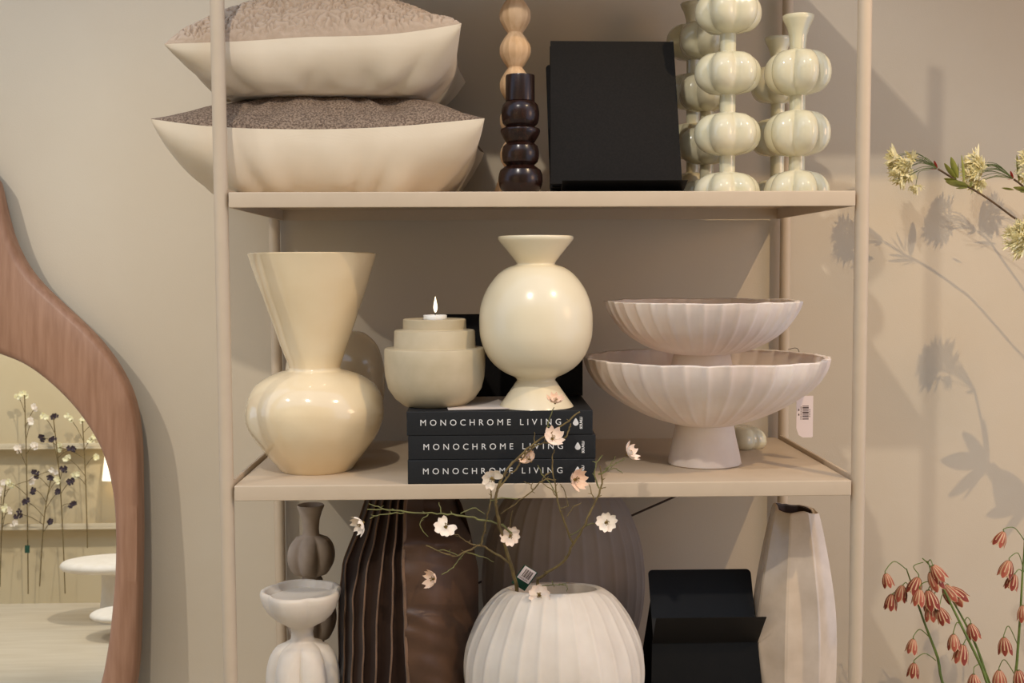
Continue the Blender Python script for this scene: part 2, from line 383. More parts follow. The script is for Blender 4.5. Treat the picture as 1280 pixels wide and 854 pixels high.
# ------------------------------------------------------------------ black book on a stand (upper shelf)
def slab(p0, p1, w0, w1, thick, nrm):
    """sheet between two edges p0 (bottom centre) and p1 (top centre), half widths w0, w1"""
    X = Vector((1, 0, 0)); n = Vector(nrm)*thick
    a, b, c, d = p0-X*w0, p0+X*w0, p1+X*w1, p1-X*w1
    return [a, b, c, d, a+n, b+n, c+n, d+n], [(0, 1, 2, 3), (7, 6, 5, 4), (0, 4, 5, 1), (1, 5, 6, 2), (2, 6, 7, 3), (3, 7, 4, 0)]
bl, br = at(688, 230, .10), at(853, 230, .10); tl, tr = at(688, 51, .175), at(842, 52, .175)
def quad_solid(a, b, c, d, n): return [a, b, c, d, a+n, b+n, c+n, d+n], [(0, 1, 2, 3), (7, 6, 5, 4), (0, 4, 5, 1), (1, 5, 6, 2), (2, 6, 7, 3), (3, 7, 4, 0)]
book = empty('display_book', ((bl.x+br.x)/2, .12, ZT), 'large black cloth-bound book propped upright on a black stand', 'book')
bo = Vector(book.location)
nn = (br-bl).cross(tl-bl).normalized(); nn = nn if nn.y > 0 else -nn
q = lambda *ps: [p-bo for p in ps]
zb = ZT+.006
def dz(p): return Vector((p.x, p.y, max(p.z, zb)))
bl, br = dz(bl), dz(br)
MB().add(*quad_solid(*q(bl, br, tr, tl), nn*.003)).build('front_cover', M['black_cloth'], book, bevel=.0008)
e = Vector((.004, 0, 0)); up = (tl-bl).normalized()*.004
MB().add(*quad_solid(*q(bl+e+nn*.003+up, br-e+nn*.003+up, tr-e+nn*.003-up, tl+e+nn*.003-up), nn*.016)).build('page_block', M['navy'], book, smooth=False)
MB().add(*quad_solid(*q(bl+nn*.019, br+nn*.019, tr+nn*.019, tl+nn*.019), nn*.003)).build('back_cover', M['black_cloth'], book, bevel=.0008)
def stand(label, x0, x1, yl, base, lip_h, z_tray, back_top, back_w, y_top, lip_y, skew, loc):
    r = empty('book_stand', loc, label, 'book stand', None); L = Vector(loc); k = .0022
    X0, X1 = x0, x1
    # back plate with rounded upper corners
    pts = []; R_ = .008
    a, b = Vector((back_w[0], yl, z_tray)), Vector((X1, yl, z_tray)); c, d = Vector((back_w[1], y_top, back_top)), Vector((back_w[0], y_top, back_top))
    h = (d-a).normalized()*R_
    h2 = (c-b).normalized()*R_; xr = Vector((R_, 0, 0))
    for i in range(6):
        t = i/5*PI/2; pts.append(d+xr-xr*math.cos(t)-h*(1-math.sin(t)))
    pr_ = []
    for i in range(6):
        t = i/5*PI/2; pr_.append(c-xr+xr*math.sin(t)-h2*(1-math.cos(t)))
    poly = [a]+pts+pr_+[b]; n = Vector((0, k, 0)); N = len(poly)
    vs_ = [p-L for p in poly]+[p+n-L for p in poly]
    fs = [tuple(range(N-1, -1, -1)), tuple(range(N, 2*N))]+[(i, (i+1) % N, (i+1) % N+N, i+N) for i in range(N)]
    MB().add(vs_, fs).build('back_plate', M['black_metal'], r, angle=30)
    # front lip leaning to the viewer
    f0, f1 = Vector((X0, yl, z_tray)), Vector((X1, yl, z_tray)); g0, g1 = Vector((X0-skew[0], lip_y, z_tray+lip_h)), Vector((X1+skew[1], lip_y, z_tray+lip_h))
    MB().add(*quad_solid(f0-L, f1-L, g1-L, g0-L, Vector((0, -k, 0)))).build('front_lip', M['black_metal'], r, bevel=.0006)
    return r, L
x0, x1 = at(701, 230, .085).x, at(853, 230, .085).x
st, L = stand('low black metal stand holding the black book on the upper shelf', x0, x1, .085, ZT, .02, ZT+.0015, at(0, 75, .215).z, (at(684, 75, .215).x, at(830, 75, .215).x), .215, .055, (0, .004), ((x0+x1)/2, .09, ZT))
for ch in list(st.children):
    if ch.name.startswith('back_plate'):
        me = ch.data
        for v in me.vertices: v.co.y += .045
MB().box((x0-L.x, .055-L.y, 0), (x1-L.x, .25-L.y, .002)).build('base_plate', M['black_metal'], st, bevel=.0006)

# ------------------------------------------------------------------ middle shelf
def hand(prof, n, amp, seed, sc=3.2):
    def rf(th, i, z):
        return 1+amp*noise.noise(Vector((math.cos(th)*1.3, math.sin(th)*1.3, z*sc*4+seed)))+amp*.5*noise.noise(Vector((math.cos(th)*3, math.sin(th)*3, z*30+seed)))
    return rf
def vessel(name, label, cat, cx, y, rows, m, base, wall=.005, depth=None, n=96, rf=None, sm=4, angle=60, group=None, scallop=0, lobes=0):
    x, pr = prof_px(cx, y, rows, base)
    pr = [(r, z-base) for r, z in pr]
    if sm: pr = smooth_prof(pr, sm)
    rim = pr[-1]; out = list(pr)
    out += [(rim[0]-wall*.5, rim[1]+wall*.35), (rim[0]-wall, rim[1])]
    zstop = rim[1]-(depth or rim[1]*.6)
    for r, z in reversed(pr[:-1]):
        if z < zstop: break
        out.append((max(r-wall, .001), z))
    f = (lambda th, i, z: rf(th, min(i, 2*len(pr)-i), z)) if rf else None
    o = MB().lathe(out, n, rf, closed_top=True).build(name, m, None, angle=angle, loc=(x, y, base))
    return tag(o, label, cat, group)
rows = [(317.5, 79.5), (322, 78), (345, 70.5), (375, 60.5), (410, 48.5), (440, 38.5), (455, 33), (461.5, 33), (465, 45), (471, 60), (480, 73), (493, 82), (508, 86.5), (522, 85.5), (537, 80.5), (552, 71.5), (566, 61), (578, 51), (587, 44), (591.5, 40)]
vessel('trumpet_vase', 'large glossy cream hand-formed vase with a wide funnel neck, left end of the middle shelf', 'vase', 393.5, .15, rows, M['cream_glaze'], ZM, rf=hand(None, 96, .022, 2.2), sm=3)
rows = [(296, 47), (300, 46.5), (308, 40), (318, 32), (328, 24.5), (331, 25), (334, 34), (340, 44), (350, 53.5), (365, 63), (385, 69.6), (406, 71), (425, 69), (444, 61.5), (457, 51), (466, 38), (471, 27), (475, 24), (478, 26), (486, 31.5), (498, 40), (507, 46.5), (510, 47.5), (511.5, 46)]
ZB = .9597+3*.0394
vessel('round_footed_vase', 'pale yellow round vase with a flared collar and conical foot standing on the book stack', 'vase', 670, .066, rows, M['yellow_glaze'], ZB, sm=3, wall=.003, depth=.03)
rows = [(413, 20), (416, 36), (428, 50), (445, 58), (470, 62), (500, 60), (530, 48), (550, 34), (556, 30)]
vessel('round_vase', 'round tan vase in shadow behind the funnel-necked cream vase', 'vase', 419, .36, rows, M['cream_glaze'], ZM, sm=3, depth=.02)
# stepped candle holder + tealight
rows = [(400, 35), (398.6, 38), (399.5, 39.2), (411, 39.6), (412, 41), (412.5, 49), (414, 50.3), (433, 51), (434.5, 52), (435, 61.5), (437, 63), (455, 63), (470, 62), (485, 58.5), (498, 49.5), (506, 39), (509.5, 31)]
x, pr = prof_px(543.5, .09, rows, ZB)
pr = [(r, z-ZB) for r, z in pr]; pr[-1] = (pr[-1][0], pr[-2][1]-.0008)
pr += [(.0215, pr[-1][1]), (.0215, pr[-1][1]-.004)]
o = MB().lathe(pr, 72, closed_top=True).build('stepped_candle_holder', M['greige'], None, angle=40, loc=(x, .09, ZB))
tag(o, 'matt greige stepped round candle holder with a lit tealight, on the book stack', 'candle holder')
tz = ZB+pr[-1][1]+.0002
tl_ = empty('tealight', (x+.001, .09, tz), 'lit white tealight sitting in the top of the stepped greige candle holder', 'candle')
MB().lathe([(.0185, 0), (.0195, .001), (.0195, .0105), (.0188, .0112), (.0183, .010), (.001, .0098)], 40, closed_top=True).build('wax_body', M['wax'], tl_)
MB().tube([(0, 0, .0098), (.0003, 0, .0135), (.0008, 0, .017)], .0007, 8).build('wick', M['wick'], tl_)
fp = [(.0003, 0), (.0022, .003), (.0034, .0075), (.0033, .011), (.0026, .016), (.0014, .022), (.0003, .0275)]
MB().lathe(fp, 20, closed_top=True).build('flame', M['flame'], tl_, loc=(.0006, 0, .0145))

# books
FONT = None
def fit(body, size, width):
    ws = []
    for sp_ in (1, 2):
        cu = bpy.data.curves.new('tmp', 'FONT'); cu.body = body; cu.size = size; cu.space_character = sp_
        to = bpy.data.objects.new('tmp', cu); COL.objects.link(to); dg = bpy.context.evaluated_depsgraph_get(); dg.update()
        me = to.evaluated_get(dg).to_mesh(); xs = [v.co.x for v in me.vertices]; ws.append(max(xs)-min(xs))
        COL.objects.unlink(to); bpy.data.objects.remove(to)
    return 1+(width-ws[0])/(ws[1]-ws[0])
def text_obj(name, body, size, m, parent, loc, rot, spacing=1, width=None, bold=0):
    cu = bpy.data.curves.new('tmp', 'FONT'); cu.body = body; cu.size = size; cu.space_character = fit(body, size, width) if width else spacing; cu.extrude = .00015; cu.resolution_u = 4; cu.offset = bold
    cu.align_x = 'LEFT'; cu.align_y = 'CENTER'
    to = bpy.data.objects.new('tmp', cu); COL.objects.link(to)
    dg = bpy.context.evaluated_depsgraph_get(); me = bpy.data.meshes.new_from_object(to.evaluated_get(dg)); me.name = name
    COL.objects.unlink(to); bpy.data.objects.remove(to)
    if width == 'never':
        xs = [v.co.x for v in me.vertices]; k = width/(max(xs)-min(xs)); mn = min(xs)
        for v in me.vertices: v.co.x = (v.co.x-mn)*k
    ys = [v.co.y for v in me.vertices]; mid = (max(ys)+min(ys))/2
    for v in me.vertices: v.co.y -= mid
    me.materials.clear(); me.materials.append(m)
    o = bpy.data.objects.new(name, me); COL.objects.link(o); o.parent = parent; o.location = loc; o.rotation_euler = rot
    return o
bt = .0394; bw = .3025
bx0 = at(509.5, 575, .002).x
places = ('bottom of the stack of three', 'in the middle of the stack of three', 'topmost, under the round yellow vase')
for i in range(3):
    dx = (0, .001, -.001)[i]; w = bw+(0, .0, -.003)[i]; d = .25
    b = empty('coffee_table_book', (bx0+dx, .002+.001*(i % 2), ZM+bt*i), 'thick black book with white spine lettering, '+places[i], 'book', 'black books stacked on the middle shelf')
    MB().box((0, 0, 0), (w, .004, bt-.0004)).build('spine', M['book_black'], b, bevel=.0014)
    MB().box((0, .003, 0), (w, d, .003)).build('cover', M['book_black'], b, bevel=.0008)
    MB().box((0, .003, bt-.0034), (w, d, bt-.0004)).build('cover', M['book_black'], b, bevel=.0008)
    MB().box((.004, .004, .003), (w-.004, d-.005, bt-.0034)).build('page_block', M['paper'], b, smooth=False)
    k = mpp(0)
    t0 = (526-509.5, 528-509.5, 528-509.5)[2-i]*k
    tw = (703-526, 704-528, 704-528)[2-i]*k
    text_obj('title_text', 'MONOCHROME LIVING', .0140, M['print_white'], b, (t0, -.0003, bt*.53), (PI/2, 0, 0), 1.35, tw)
    # drop emblem
    m = MB(); n = 28; vs_ = []
    for q_ in range(n):
        th = 2*PI*q_/n; rr = .0046; vx = rr*math.sin(th)*(1 if math.cos(th) < 0 else (1-math.cos(th))**.75); vz = -rr*math.cos(th)*-1 if False else rr*math.cos(th)
        if math.cos(th) > 0: vx = rr*math.sin(th)*(1-.55*math.cos(th)); vz = rr*math.cos(th)*1.65
        vs_.append((vx, 0, vz))
    m.add([(a, -.0003, c) for a, _, c in vs_]+[(a, .0004, c) for a, _, c in vs_], [tuple(range(n))[::-1], tuple(range(n, 2*n))]+[(q_, (q_+1) % n, (q_+1) % n+n, q_+n) for q_ in range(n)])
    e0 = (722.5-509.5, 723.5-509.5, 724-509.5)[2-i]*k
    m.build('drop_emblem', M['print_white'], b, smooth=False, loc=(e0, -.0001, bt*.48))
    text_obj('publisher_text', 'SOUVLU', .0058, M['print_white'], b, (e0+.0085, -.0003, bt*.47-.0095), (PI/2, -PI/2, 0), 1.0, .019, .00018)
# black book standing at the back of the stack
p0, p1 = at(530, 393, .235), at(727, 393, .235)
bb = empty('display_book', ((p0.x+p1.x)/2, .225, ZB), 'plain black book standing upright at the back of the book stack, behind the yellow vase', 'book')
W2 = (p1.x-p0.x)/2; H2 = p0.z-ZB
MB().box((-W2, -.012, 0), (W2, -.009, H2)).build('cover', M['black_cloth'], bb, bevel=.0006)
MB().box((-W2+.003, -.009, .003), (W2-.004, .007, H2-.004)).build('page_block', M['navy'], bb, smooth=False)
MB().box((-W2, .007, 0), (W2, .01, H2)).build('cover', M['black_cloth'], bb, bevel=.0006)
MB().box((-W2, -.012, 0), (-W2+.003, .01, H2)).build('spine', M['black_cloth'], bb, bevel=.0006)
# loose leaflet under the yellow vase
pl = at(600, 508, .09)
o = MB().box((-.06, -.085, 0), (.055, .09, .0012)).build('leaflet', M['paper'], None, smooth=False); o.location = (at(600, 508, .1).x, .105, ZB+.0001); o.rotation_euler.z = .1
tag(o, 'pale paper leaflet lying on the topmost black book between candle holder and yellow vase', 'leaflet')

# alabaster bowls
def flute(n, a, sharp=.15):
    def f(th):
        t = (th*n/(2*PI)) % 1; d = min(t, 1-t); return 1-a*(1-math.exp(-(d/sharp)**2))-a*.35*math.cos(PI*(d*2))**2*0
    return f
def bowl(name, label, cx, y, bowl_rows, stem_rows, base, z_shift=0, nf=36, lip=.009, group=None):
    root = None
    x, pb = prof_px(cx, y, bowl_rows); _, ps = prof_px(cx, y, stem_rows, None)
    root = empty(name, (x, y, base), label, 'bowl', group)
    ps = [(r, z-base) for r, z in ps]; ps[0] = (ps[0][0], 0); ps = smooth_prof(ps, 3); ps = [(ps[0][0]-.002, 0)]+[(r, max(z, .002)) for r, z in ps]
    pb = smooth_prof([(r, z-base) for r, z in pb], 4)
    fl_ = flute(nf, .024)
    rim = pb[-1]; N = len(pb); zc = pb[0][1]
    inner = [(rim[0]-.002, rim[1]+.001), (rim[0]-lip, rim[1])]
    for r, z in reversed(pb[:-1]): inner.append((max(r*(1-lip/rim[0]), .001), z+.010*(1-(z-zc)/(rim[1]-zc))))
    allp = pb+inner
    def rf(th, i, z):
        if i >= N: return lerp(1, fl_(th), .8 if i < N+2 else .3)
        r = allp[i][0]; a = min(1, (r-pb[0][0])/(.03)); e = 1
        wob = 1+.006*noise.noise(Vector((math.cos(th)*2, math.sin(th)*2, 3)))
        return lerp(1, fl_(th), a*e)*wob
    m = MB().lathe(allp, nf*10, rf, closed_bottom=True, closed_top=True)
    m.v = [(a, b, c+.0022*noise.noise(Vector((a*22, b*22, 1)))*(1 if c > rim[1]-.012 else 0)) for a, b, c in m.v]
    m.build('basin', M['alabaster'], root, angle=70)
    MB().lathe(ps, 64, closed_top=True).build('pedestal', M['alabaster'], root, angle=60)
    return root
yb_ = .175
lower = bowl('pedestal_bowl', 'large fluted pale stone bowl on a pedestal standing on the middle shelf', 881, yb_,
     [(446, 153.5), (456, 151), (466, 146.5), (477, 138.5), (489, 125.5), (505, 101), (519, 72), (526, 50), (530, 36)], [(527, 35), (530, 36), (545, 39), (560, 42.5), (575, 45.5), (582, 46)], ZM, nf=36, group='fluted stone bowls')
zin = at(881, 515, yb_).z
upper = bowl('pedestal_bowl', 'smaller fluted pale stone bowl nested in the large pedestal bowl', 877.5, yb_,
     [(376.5, 123.5), (384, 121), (392, 117), (403, 109.5), (416, 97.5), (430, 76), (438, 56), (442, 36)], [(440, 35), (444, 35.5), (465, 40), (490, 44), (514, 45)], zin, nf=36, group='fluted stone bowls')
# price tag on the bowl
def barcode_tag(name, label, loc, rot, w, h, parent_m, cm, bars, cut=True, green=False):
    r = empty(name, loc, label, 'price tag'); r.rotation_euler = rot
    pts = [(-w*.18, h), (w*.5, h), (w*.5, .02*h), (w*.42, 0), (-w*.1, 0), (-w*.35, .06*h), (-w*.5, .22*h), (-w*.5, .88*h)]
    if green: pts = [(-w/2, 0), (-w/2, h), (w/2, h), (w/2, 0)]
    n = len(pts)
    MB().add([(a, -.0004, c) for a, c in pts]+[(a, .0004, c) for a, c in pts], [tuple(range(n)), tuple(range(2*n-1, n-1, -1))]+[(i, i+n, (i+1) % n+n, (i+1) % n) for i in range(n)]).build('card', cm, r, smooth=False)
    return r
k = mpp(.19)
pt = at(1005.5, 547, .19)
rim_pt = at(1020, 445, .13)
tg = barcode_tag('price_tag', 'white price tag with a barcode hanging from the large pedestal bowl', pt, (0, 0, .05), 21.5*k, 53*k, None, M['tag_paper'], None)
m = MB(); z0 = 23*k
for i, (a, hgt) in enumerate(((0, 1.2), (2, .6), (3.5, 1.6), (6, .7), (7.6, 2.2), (10.5, .7), (12, 1), (14, 2), (16.8, .7))):
    m.box((-3*k, -.0007, z0+a*k), (5*k, -.0003, z0+(a+hgt)*k))
m.build('barcode', M['print_dark'], tg, smooth=False)
m = MB()
for i in range(9): m.box((-5.4*k, -.0007, z0+(i*1.9)*k), (-4.4*k, -.0003, z0+(i*1.9+1.2)*k))
for i in range(5): m.box((6*k, -.0007, z0+(3+i*2.2)*k), (6.8*k, -.0003, z0+(3+i*2.2+1.5)*k))
for a in (5, 11): m.box((-8.5*k, -.0007, z0+a*k), (-7*k, -.0003, z0+(a+2.5)*k))
m.build('small_print', M['print_dark'], tg, smooth=False)
lp = Vector(lower.location)
kk = at(1006, 493, .19)-pt
MB().tube(spline([kk+Vector((0, 0, -.002)), kk+Vector((-.0005, .001, .004)), at(1007, 474, .23)-pt, at(1003, 446, .27)-pt, at(999, 435.5, .27)-pt, at(986, 437, .22)-pt], 4), .0006, 6).build('string', M['string'], tg)
# small lobed piece at the back
p = at(930, 552, .36)
def dome():
    rr = .052; pr = [(rr*.86, 0), (rr*.97, .006), (rr, .014), (rr*.94, .026), (rr*.75, .036), (rr*.45, .041), (rr*.15, .040)]
    lf = lobe(6, .58, .5)
    return MB().lathe(smooth_prof(pr, 3), 72, lambda th, i, z: lf(th), closed_top=True)
o = dome().build('lobed_dish', M['celadon'], None, angle=60, loc=(at(925, 552, .36).x, .36, ZM)); tag(o, 'small celadon lobed dish upside down behind the pedestal of the large bowl', 'dish')

# ------------------------------------------------------------------ lower shelf
# white lobed candle holder
def bowl_rows_(y0): return []
y = .13
rows = [(738, 51), (741, 52), (746, 51.5), (755, 48.5), (765, 42), (773, 33), (779, 22), (783, 15), (790, 13.5), (798, 14.5)]+bead_rows(801, 906, 17, 46.5, 16, .5, 2.5)+[(910, 16), (918, 34), (924, 36)]
x, pr = prof_px(378.5, y, rows, ZL)
pr = [(r, z-ZL) for r, z in pr]
# squeeze foot to the shelf
pr = [(pr[0][0], 0)]+[q_ for q_ in pr[1:] if q_[1] > .004]
N = len(pr); rim = pr[-1]; kk_ = mpp(y)
allp = pr+[(rim[0]*.95, rim[1]+.002), (rim[0]*.88, rim[1]), (rim[0]*.86, rim[1]-.006), (rim[0]*.8, rim[1]-.0075), (rim[0]*.79, rim[1]-.010), (rim[0]*.4, rim[1]-.014), (.001, rim[1]-.014)]
lb = lobe(6, .62, .05); lc = lobe(5, .4, .33)
def rf(th, i, z):
    if i >= N: return lerp(1, lc(th), .8)
    r = allp[i][0]/kk_
    if z > rim[1]-.055: return lerp(1, lc(th), min(1, max(0, (r-16)/20))*.9)
    return lerp(1, lb(th), min(1, max(0, (r-16)/20)))
o = MB().lathe(allp, 120, rf, closed_top=True).build('lobed_candle_holder', M['white_alabaster'], None, angle=60, loc=(x, y, ZL))
tag(o, 'white stone candle holder with a shallow dish on a lobed body, lower left', 'candle holder')
fl2 = [(631, 16.5), (633, 17), (640, 14), (650, 11), (661, 10), (668, 10.5)]
pumpkin('pumpkin_vase', 'grey-brown stone vase of lobed spheres with a flared mouth behind the white candle holder', 390, .31, fl2+bead_rows(669, 720, 11, 31, 12, .52)+[(724, 14), (742, 14.5)]+bead_rows(746, 800, 15, 32, 12, .52)+[(806, 15), (818, 15)]+bead_rows(822, 872, 15, 32, 12, .52)[:9], M['grey_stone'], ZL, off=.5, nl=6, c=.6, full=31)

# brown velvet cushion: gathered pleats on the left, satin on the right
V0 = Vector((at(510, 740, .12).x, .2, ZL))
vc = empty('pleated_cushion', V0, 'dark brown cushion with velvet pleats and a satin side standing on the lower shelf', 'cushion')
def vc_pt(px, py, y): return at(px, py, y)-V0
ridge_bot = [421, 428, 437, 449, 463, 483, 507]      # x at py 854
ridge_mid = [425, 433, 446, 459, 478, 505]
rb = [423, 430, 440, 453, 469, 487, 509.5]; rm = [424, 431, 442, 455, 473, 491, 505.5]; rk = [429, 433, 449, 461, 478, 492, 503.5]; rt = [456, 462, 470, 478, 489, 498, 506]
def vy(f, py):    # depth of the front: bulging, falling back at the top and at the left edge
    t = (py-628)/226
    y = .16-.105*math.sqrt(max(0, min(1, 1-(1-min(1, max(0, t+.06))*1.0)**2)))
    return y+.15*(1-f)**2.2
PYS = [610, 628, 650, 672, 690, 712, 740, 770, 800, 830, 860, 900, 945]
def rx(i, py):
    ks = [610, 628, 672, 702, 745, 800, 860, 945]
    v = [rt[i]+4, rt[i], lerp(rt[i], rk[i], .55), rk[i], rm[i], lerp(rm[i], rb[i], .4), rb[i], rb[i]+3]
    for a in range(len(ks)-1):
        if py <= ks[a+1]: return lerp(v[a], v[a+1], (py-ks[a])/(ks[a+1]-ks[a]))+1.6*noise.noise(Vector((i*3.1, py*.03, 0)))
    return v[-1]
def velvet(i_, j):
    py = lerp(610, 948, j); s = i_*6; i = min(5, int(s)); fr_ = s-i
    px = lerp(rx(i, py), rx(i+1, py), fr_); f = (i+fr_)/6
    fold = .012*(abs(fr_-.5)*2)**1.6-.010
    p = vc_pt(px, py, vy(f, py)-fold*.9); p.z = max(p.z, .0005); return p
MB().grid(velvet, 72, 70).build('velvet_pleats', M['velvet'], vc, angle=180)
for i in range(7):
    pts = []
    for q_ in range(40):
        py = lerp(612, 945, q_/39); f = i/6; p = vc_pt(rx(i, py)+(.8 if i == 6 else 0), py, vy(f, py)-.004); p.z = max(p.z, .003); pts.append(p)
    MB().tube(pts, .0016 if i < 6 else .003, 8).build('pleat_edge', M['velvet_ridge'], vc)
def satin(i_, j):
    py = lerp(612, 948, j); xr = lerp(565, 598, min(1, ((py-612)/100))**.6) if py < 712 else 598
    px = lerp(rx(6, py), xr, i_)
    y = vy(1, py)-.004+.13*i_**3.2
    top = max(0, 1-(py-640)/34) if py > 640 else 1
    y += .05*top*min(1, i_*3)
    y += .006*noise.noise(Vector((px*.02, py*.055-px*.012, 4)))*(1.6 if py > 760 or py < 690 else .5)
    y += -.010*math.exp(-((py-683-(px-540)*-.12)/7)**2)*(1 if i_ > .25 else 0)*min(1, (i_-.25)*5 if i_ > .25 else 0)
    p = vc_pt(px, py, y); p.z = max(p.z, .0005); return p
MB().grid(satin, 60, 90).build('satin_side', M['satin'], vc, angle=180)['label'] = 'smooth brown satin side panel'
def backside(i_, j):
    py = lerp(612, 948, j); xl = rx(0, py); xr = 598 if py > 712 else lerp(565, 598, ((py-612)/100)**.6)
    b = math.sin(PI*i_)
    p0_ = vc_pt(xl, py, vy(0, py)+.01); p1_ = vc_pt(xr, py, vy(1, py)+.126)
    p = p0_.lerp(p1_, i_)+Vector((0, .10*b, 0)); p.z = max(p.z, .0005); return p
MB().grid(backside, 20, 20, flip=True).build('back_panel', M['satin'], vc, angle=180)

# ribbed vases
def ribbed(name, label, cx, y, rows, m, base, nf, amp, group=None, wall=.01, depth=.05, off=0, flat=1, tilt=0):
    x, pr = prof_px(cx, y, rows, base); pr = smooth_prof([(r, z-base) for r, z in pr], 4); N = len(pr); rim = pr[-1]
    allp = pr+[(rim[0]-wall*.4, rim[1]+wall*.15), (rim[0]-wall, rim[1]-.001), (rim[0]-wall*.7, rim[1]-depth*.4), (rim[0]-wall*.3, rim[1]-depth), (.001, rim[1]-depth-.01)]
    def rf(th, i, z):
        if i >= N-1: return 1+.01*noise.noise(Vector((math.cos(th), math.sin(th), 2)))
        t = ((th+off)*nf/(2*PI)) % 1; a = min(1, (N-1-i)/5)
        d = min(t, 1-t); return 1-amp*a*(.75*(1-math.exp(-(d/.14)**2))+.25*math.sin(PI*t))
    mb = MB().lathe(allp, nf*10, rf, closed_top=True); zr = rim[1]; mb.v = [(a, b*flat, c-tilt*b/rim[0]*max(0, min(1, (c-zr+.05)/.05))) for a, b, c in mb.v]
    o = mb.build(name, m, None, angle=70, loc=(x, y, base))
    return tag(o, label, 'vase', group)
FVY = .09
ribbed('ribbed_vase', 'round white ribbed stone vase holding the blossom branch', 692.5, FVY,
       [(736, 62), (739, 68), (747, 78), (760, 89), (775, 99), (795, 108.5), (815, 114), (838, 115.5), (862, 112), (888, 101), (910, 84), (926, 62), (932, 50)], M['white_alabaster'], ZL, 28, .022, tilt=.0125)
ribbed('ribbed_vase', 'large smoky grey ribbed vase behind the white ribbed one', 704, .345,
       [(601, 46), (604, 54), (615, 67), (630, 79), (650, 89), (675, 98), (705, 103), (735, 104), (770, 100), (805, 90), (840, 76), (870, 60), (880, 52)], M['grey_ribbed'], ZL, 30, .02, flat=.58)

# black easel stand on the lower shelf
x0, x1 = at(815, 800, .13).x, at(947, 800, .13).x
zt = at(880, 803, .13).z
st2, L = stand('empty black metal book stand with a tilted lip on the lower shelf', x0, x1, .13, ZL, at(880, 772, .085).z-zt, zt, at(0, 722, .2).z, (at(810, 722, .2).x, at(938, 722, .2).x), .2, .085, (0, .004), ((x0+x1)/2, .15, ZL))
m = MB(); a, b, c, d = Vector((x0-.006, .105, ZL)), Vector((x1+.012, .105, ZL)), Vector((x1, .13, zt)), Vector((x0, .13, zt))
m.add(*quad_solid(*[p-L for p in (a, b, c, d)], Vector((0, .0022, 0)))).build('front_leg', M['black_metal'], st2, bevel=.0006)
a, b, c, d = Vector((x0-.006, .30, ZL)), Vector((x1+.012, .30, ZL)), Vector((at(938, 722, .2).x-.01, .205, at(0, 740, .2).z)), Vector((at(810, 722, .2).x+.01, .205, at(0, 740, .2).z))
MB().add(*quad_solid(*[p-L for p in (a, b, c, d)], Vector((0, .0022, 0)))).build('rear_leg', M['black_metal'], st2, bevel=.0006)
MB().box((x0-.006-L.x, .105-L.y, 0), (x1+.012-L.x, .302-L.y, .002)).build('base_plate', M['black_metal'], st2, bevel=.0006)

# tall faceted glazed vase
y = .16
rows = [(633, 28), (636, 29.5), (645, 32), (668, 37.5), (700, 44), (735, 50), (765, 53.5), (805, 55), (850, 54), (900, 49), (925, 44)]
x, pr = prof_px(992.5, y, rows, ZL); pr = smooth_prof([(r, z-ZL) for r, z in pr], 4); N = len(pr); rim = pr[-1]
fv = empty('faceted_vase', (x, y, ZL), 'tall mottled pinkish faceted vase with a dark jagged mouth, right end of the lower shelf', 'vase')
OFF = math.radians(20); n8 = 8; nn_ = 96
def oct_(th):
    h = PI/n8; ph = ((th-OFF) % (2*h))-h; return .905+.095*(math.cos(h)/math.cos(ph)-math.cos(h))/(1-math.cos(h))
def mouth(th):   # uneven cut mouth: lower on the right front
    return -.010*max(0, math.sin(th-.2))-.006*max(0, math.cos(th))+.003*math.sin(3*th+1)
outp = []
vsx = []
for i, (r, z) in enumerate(pr):
    for k_ in range(nn_):
        th = 2*PI*k_/nn_; q_ = r*oct_(th); w = max(0, (i-(N-7))/6)
        vsx.append((q_*math.sin(th), -q_*math.cos(th), z+mouth(th)*w))
for dr, dz_ in ((.003, .001), (.006, -.001)):
    for k_ in range(nn_):
        th = 2*PI*k_/nn_; q_ = (rim[0]-dr)*oct_(th); vsx.append((q_*math.sin(th), -q_*math.cos(th), rim[1]+mouth(th)+dz_))
fs = [(i*nn_+k_, i*nn_+(k_+1) % nn_, (i+1)*nn_+(k_+1) % nn_, (i+1)*nn_+k_) for i in range(N+1) for k_ in range(nn_)]+[tuple(range(nn_-1, -1, -1))]
MB().add(vsx, fs).build('body', M['bisque_glaze'], fv, angle=12)
m = MB(); vsx = []
for i, (dr, dz_) in enumerate(((.0055, .0006), (.0065, -.006), (.002, -.06), (-.004, -.12))):
    for k_ in range(nn_):
        th = 2*PI*k_/nn_; q_ = (rim[0]-dr)*oct_(th); vsx.append((q_*math.sin(th), -q_*math.cos(th), rim[1]+mouth(th)+dz_))
m.add(vsx, [(i*nn_+k_, i*nn_+(k_+1) % nn_, (i+1)*nn_+(k_+1) % nn_, (i+1)*nn_+k_) for i in range(3) for k_ in range(nn_)]+[tuple(3*nn_+k_ for k_ in range(nn_))])
m.build('inside_lining', M['dark_rim'], fv)['label'] = 'dark brown unglazed inside'

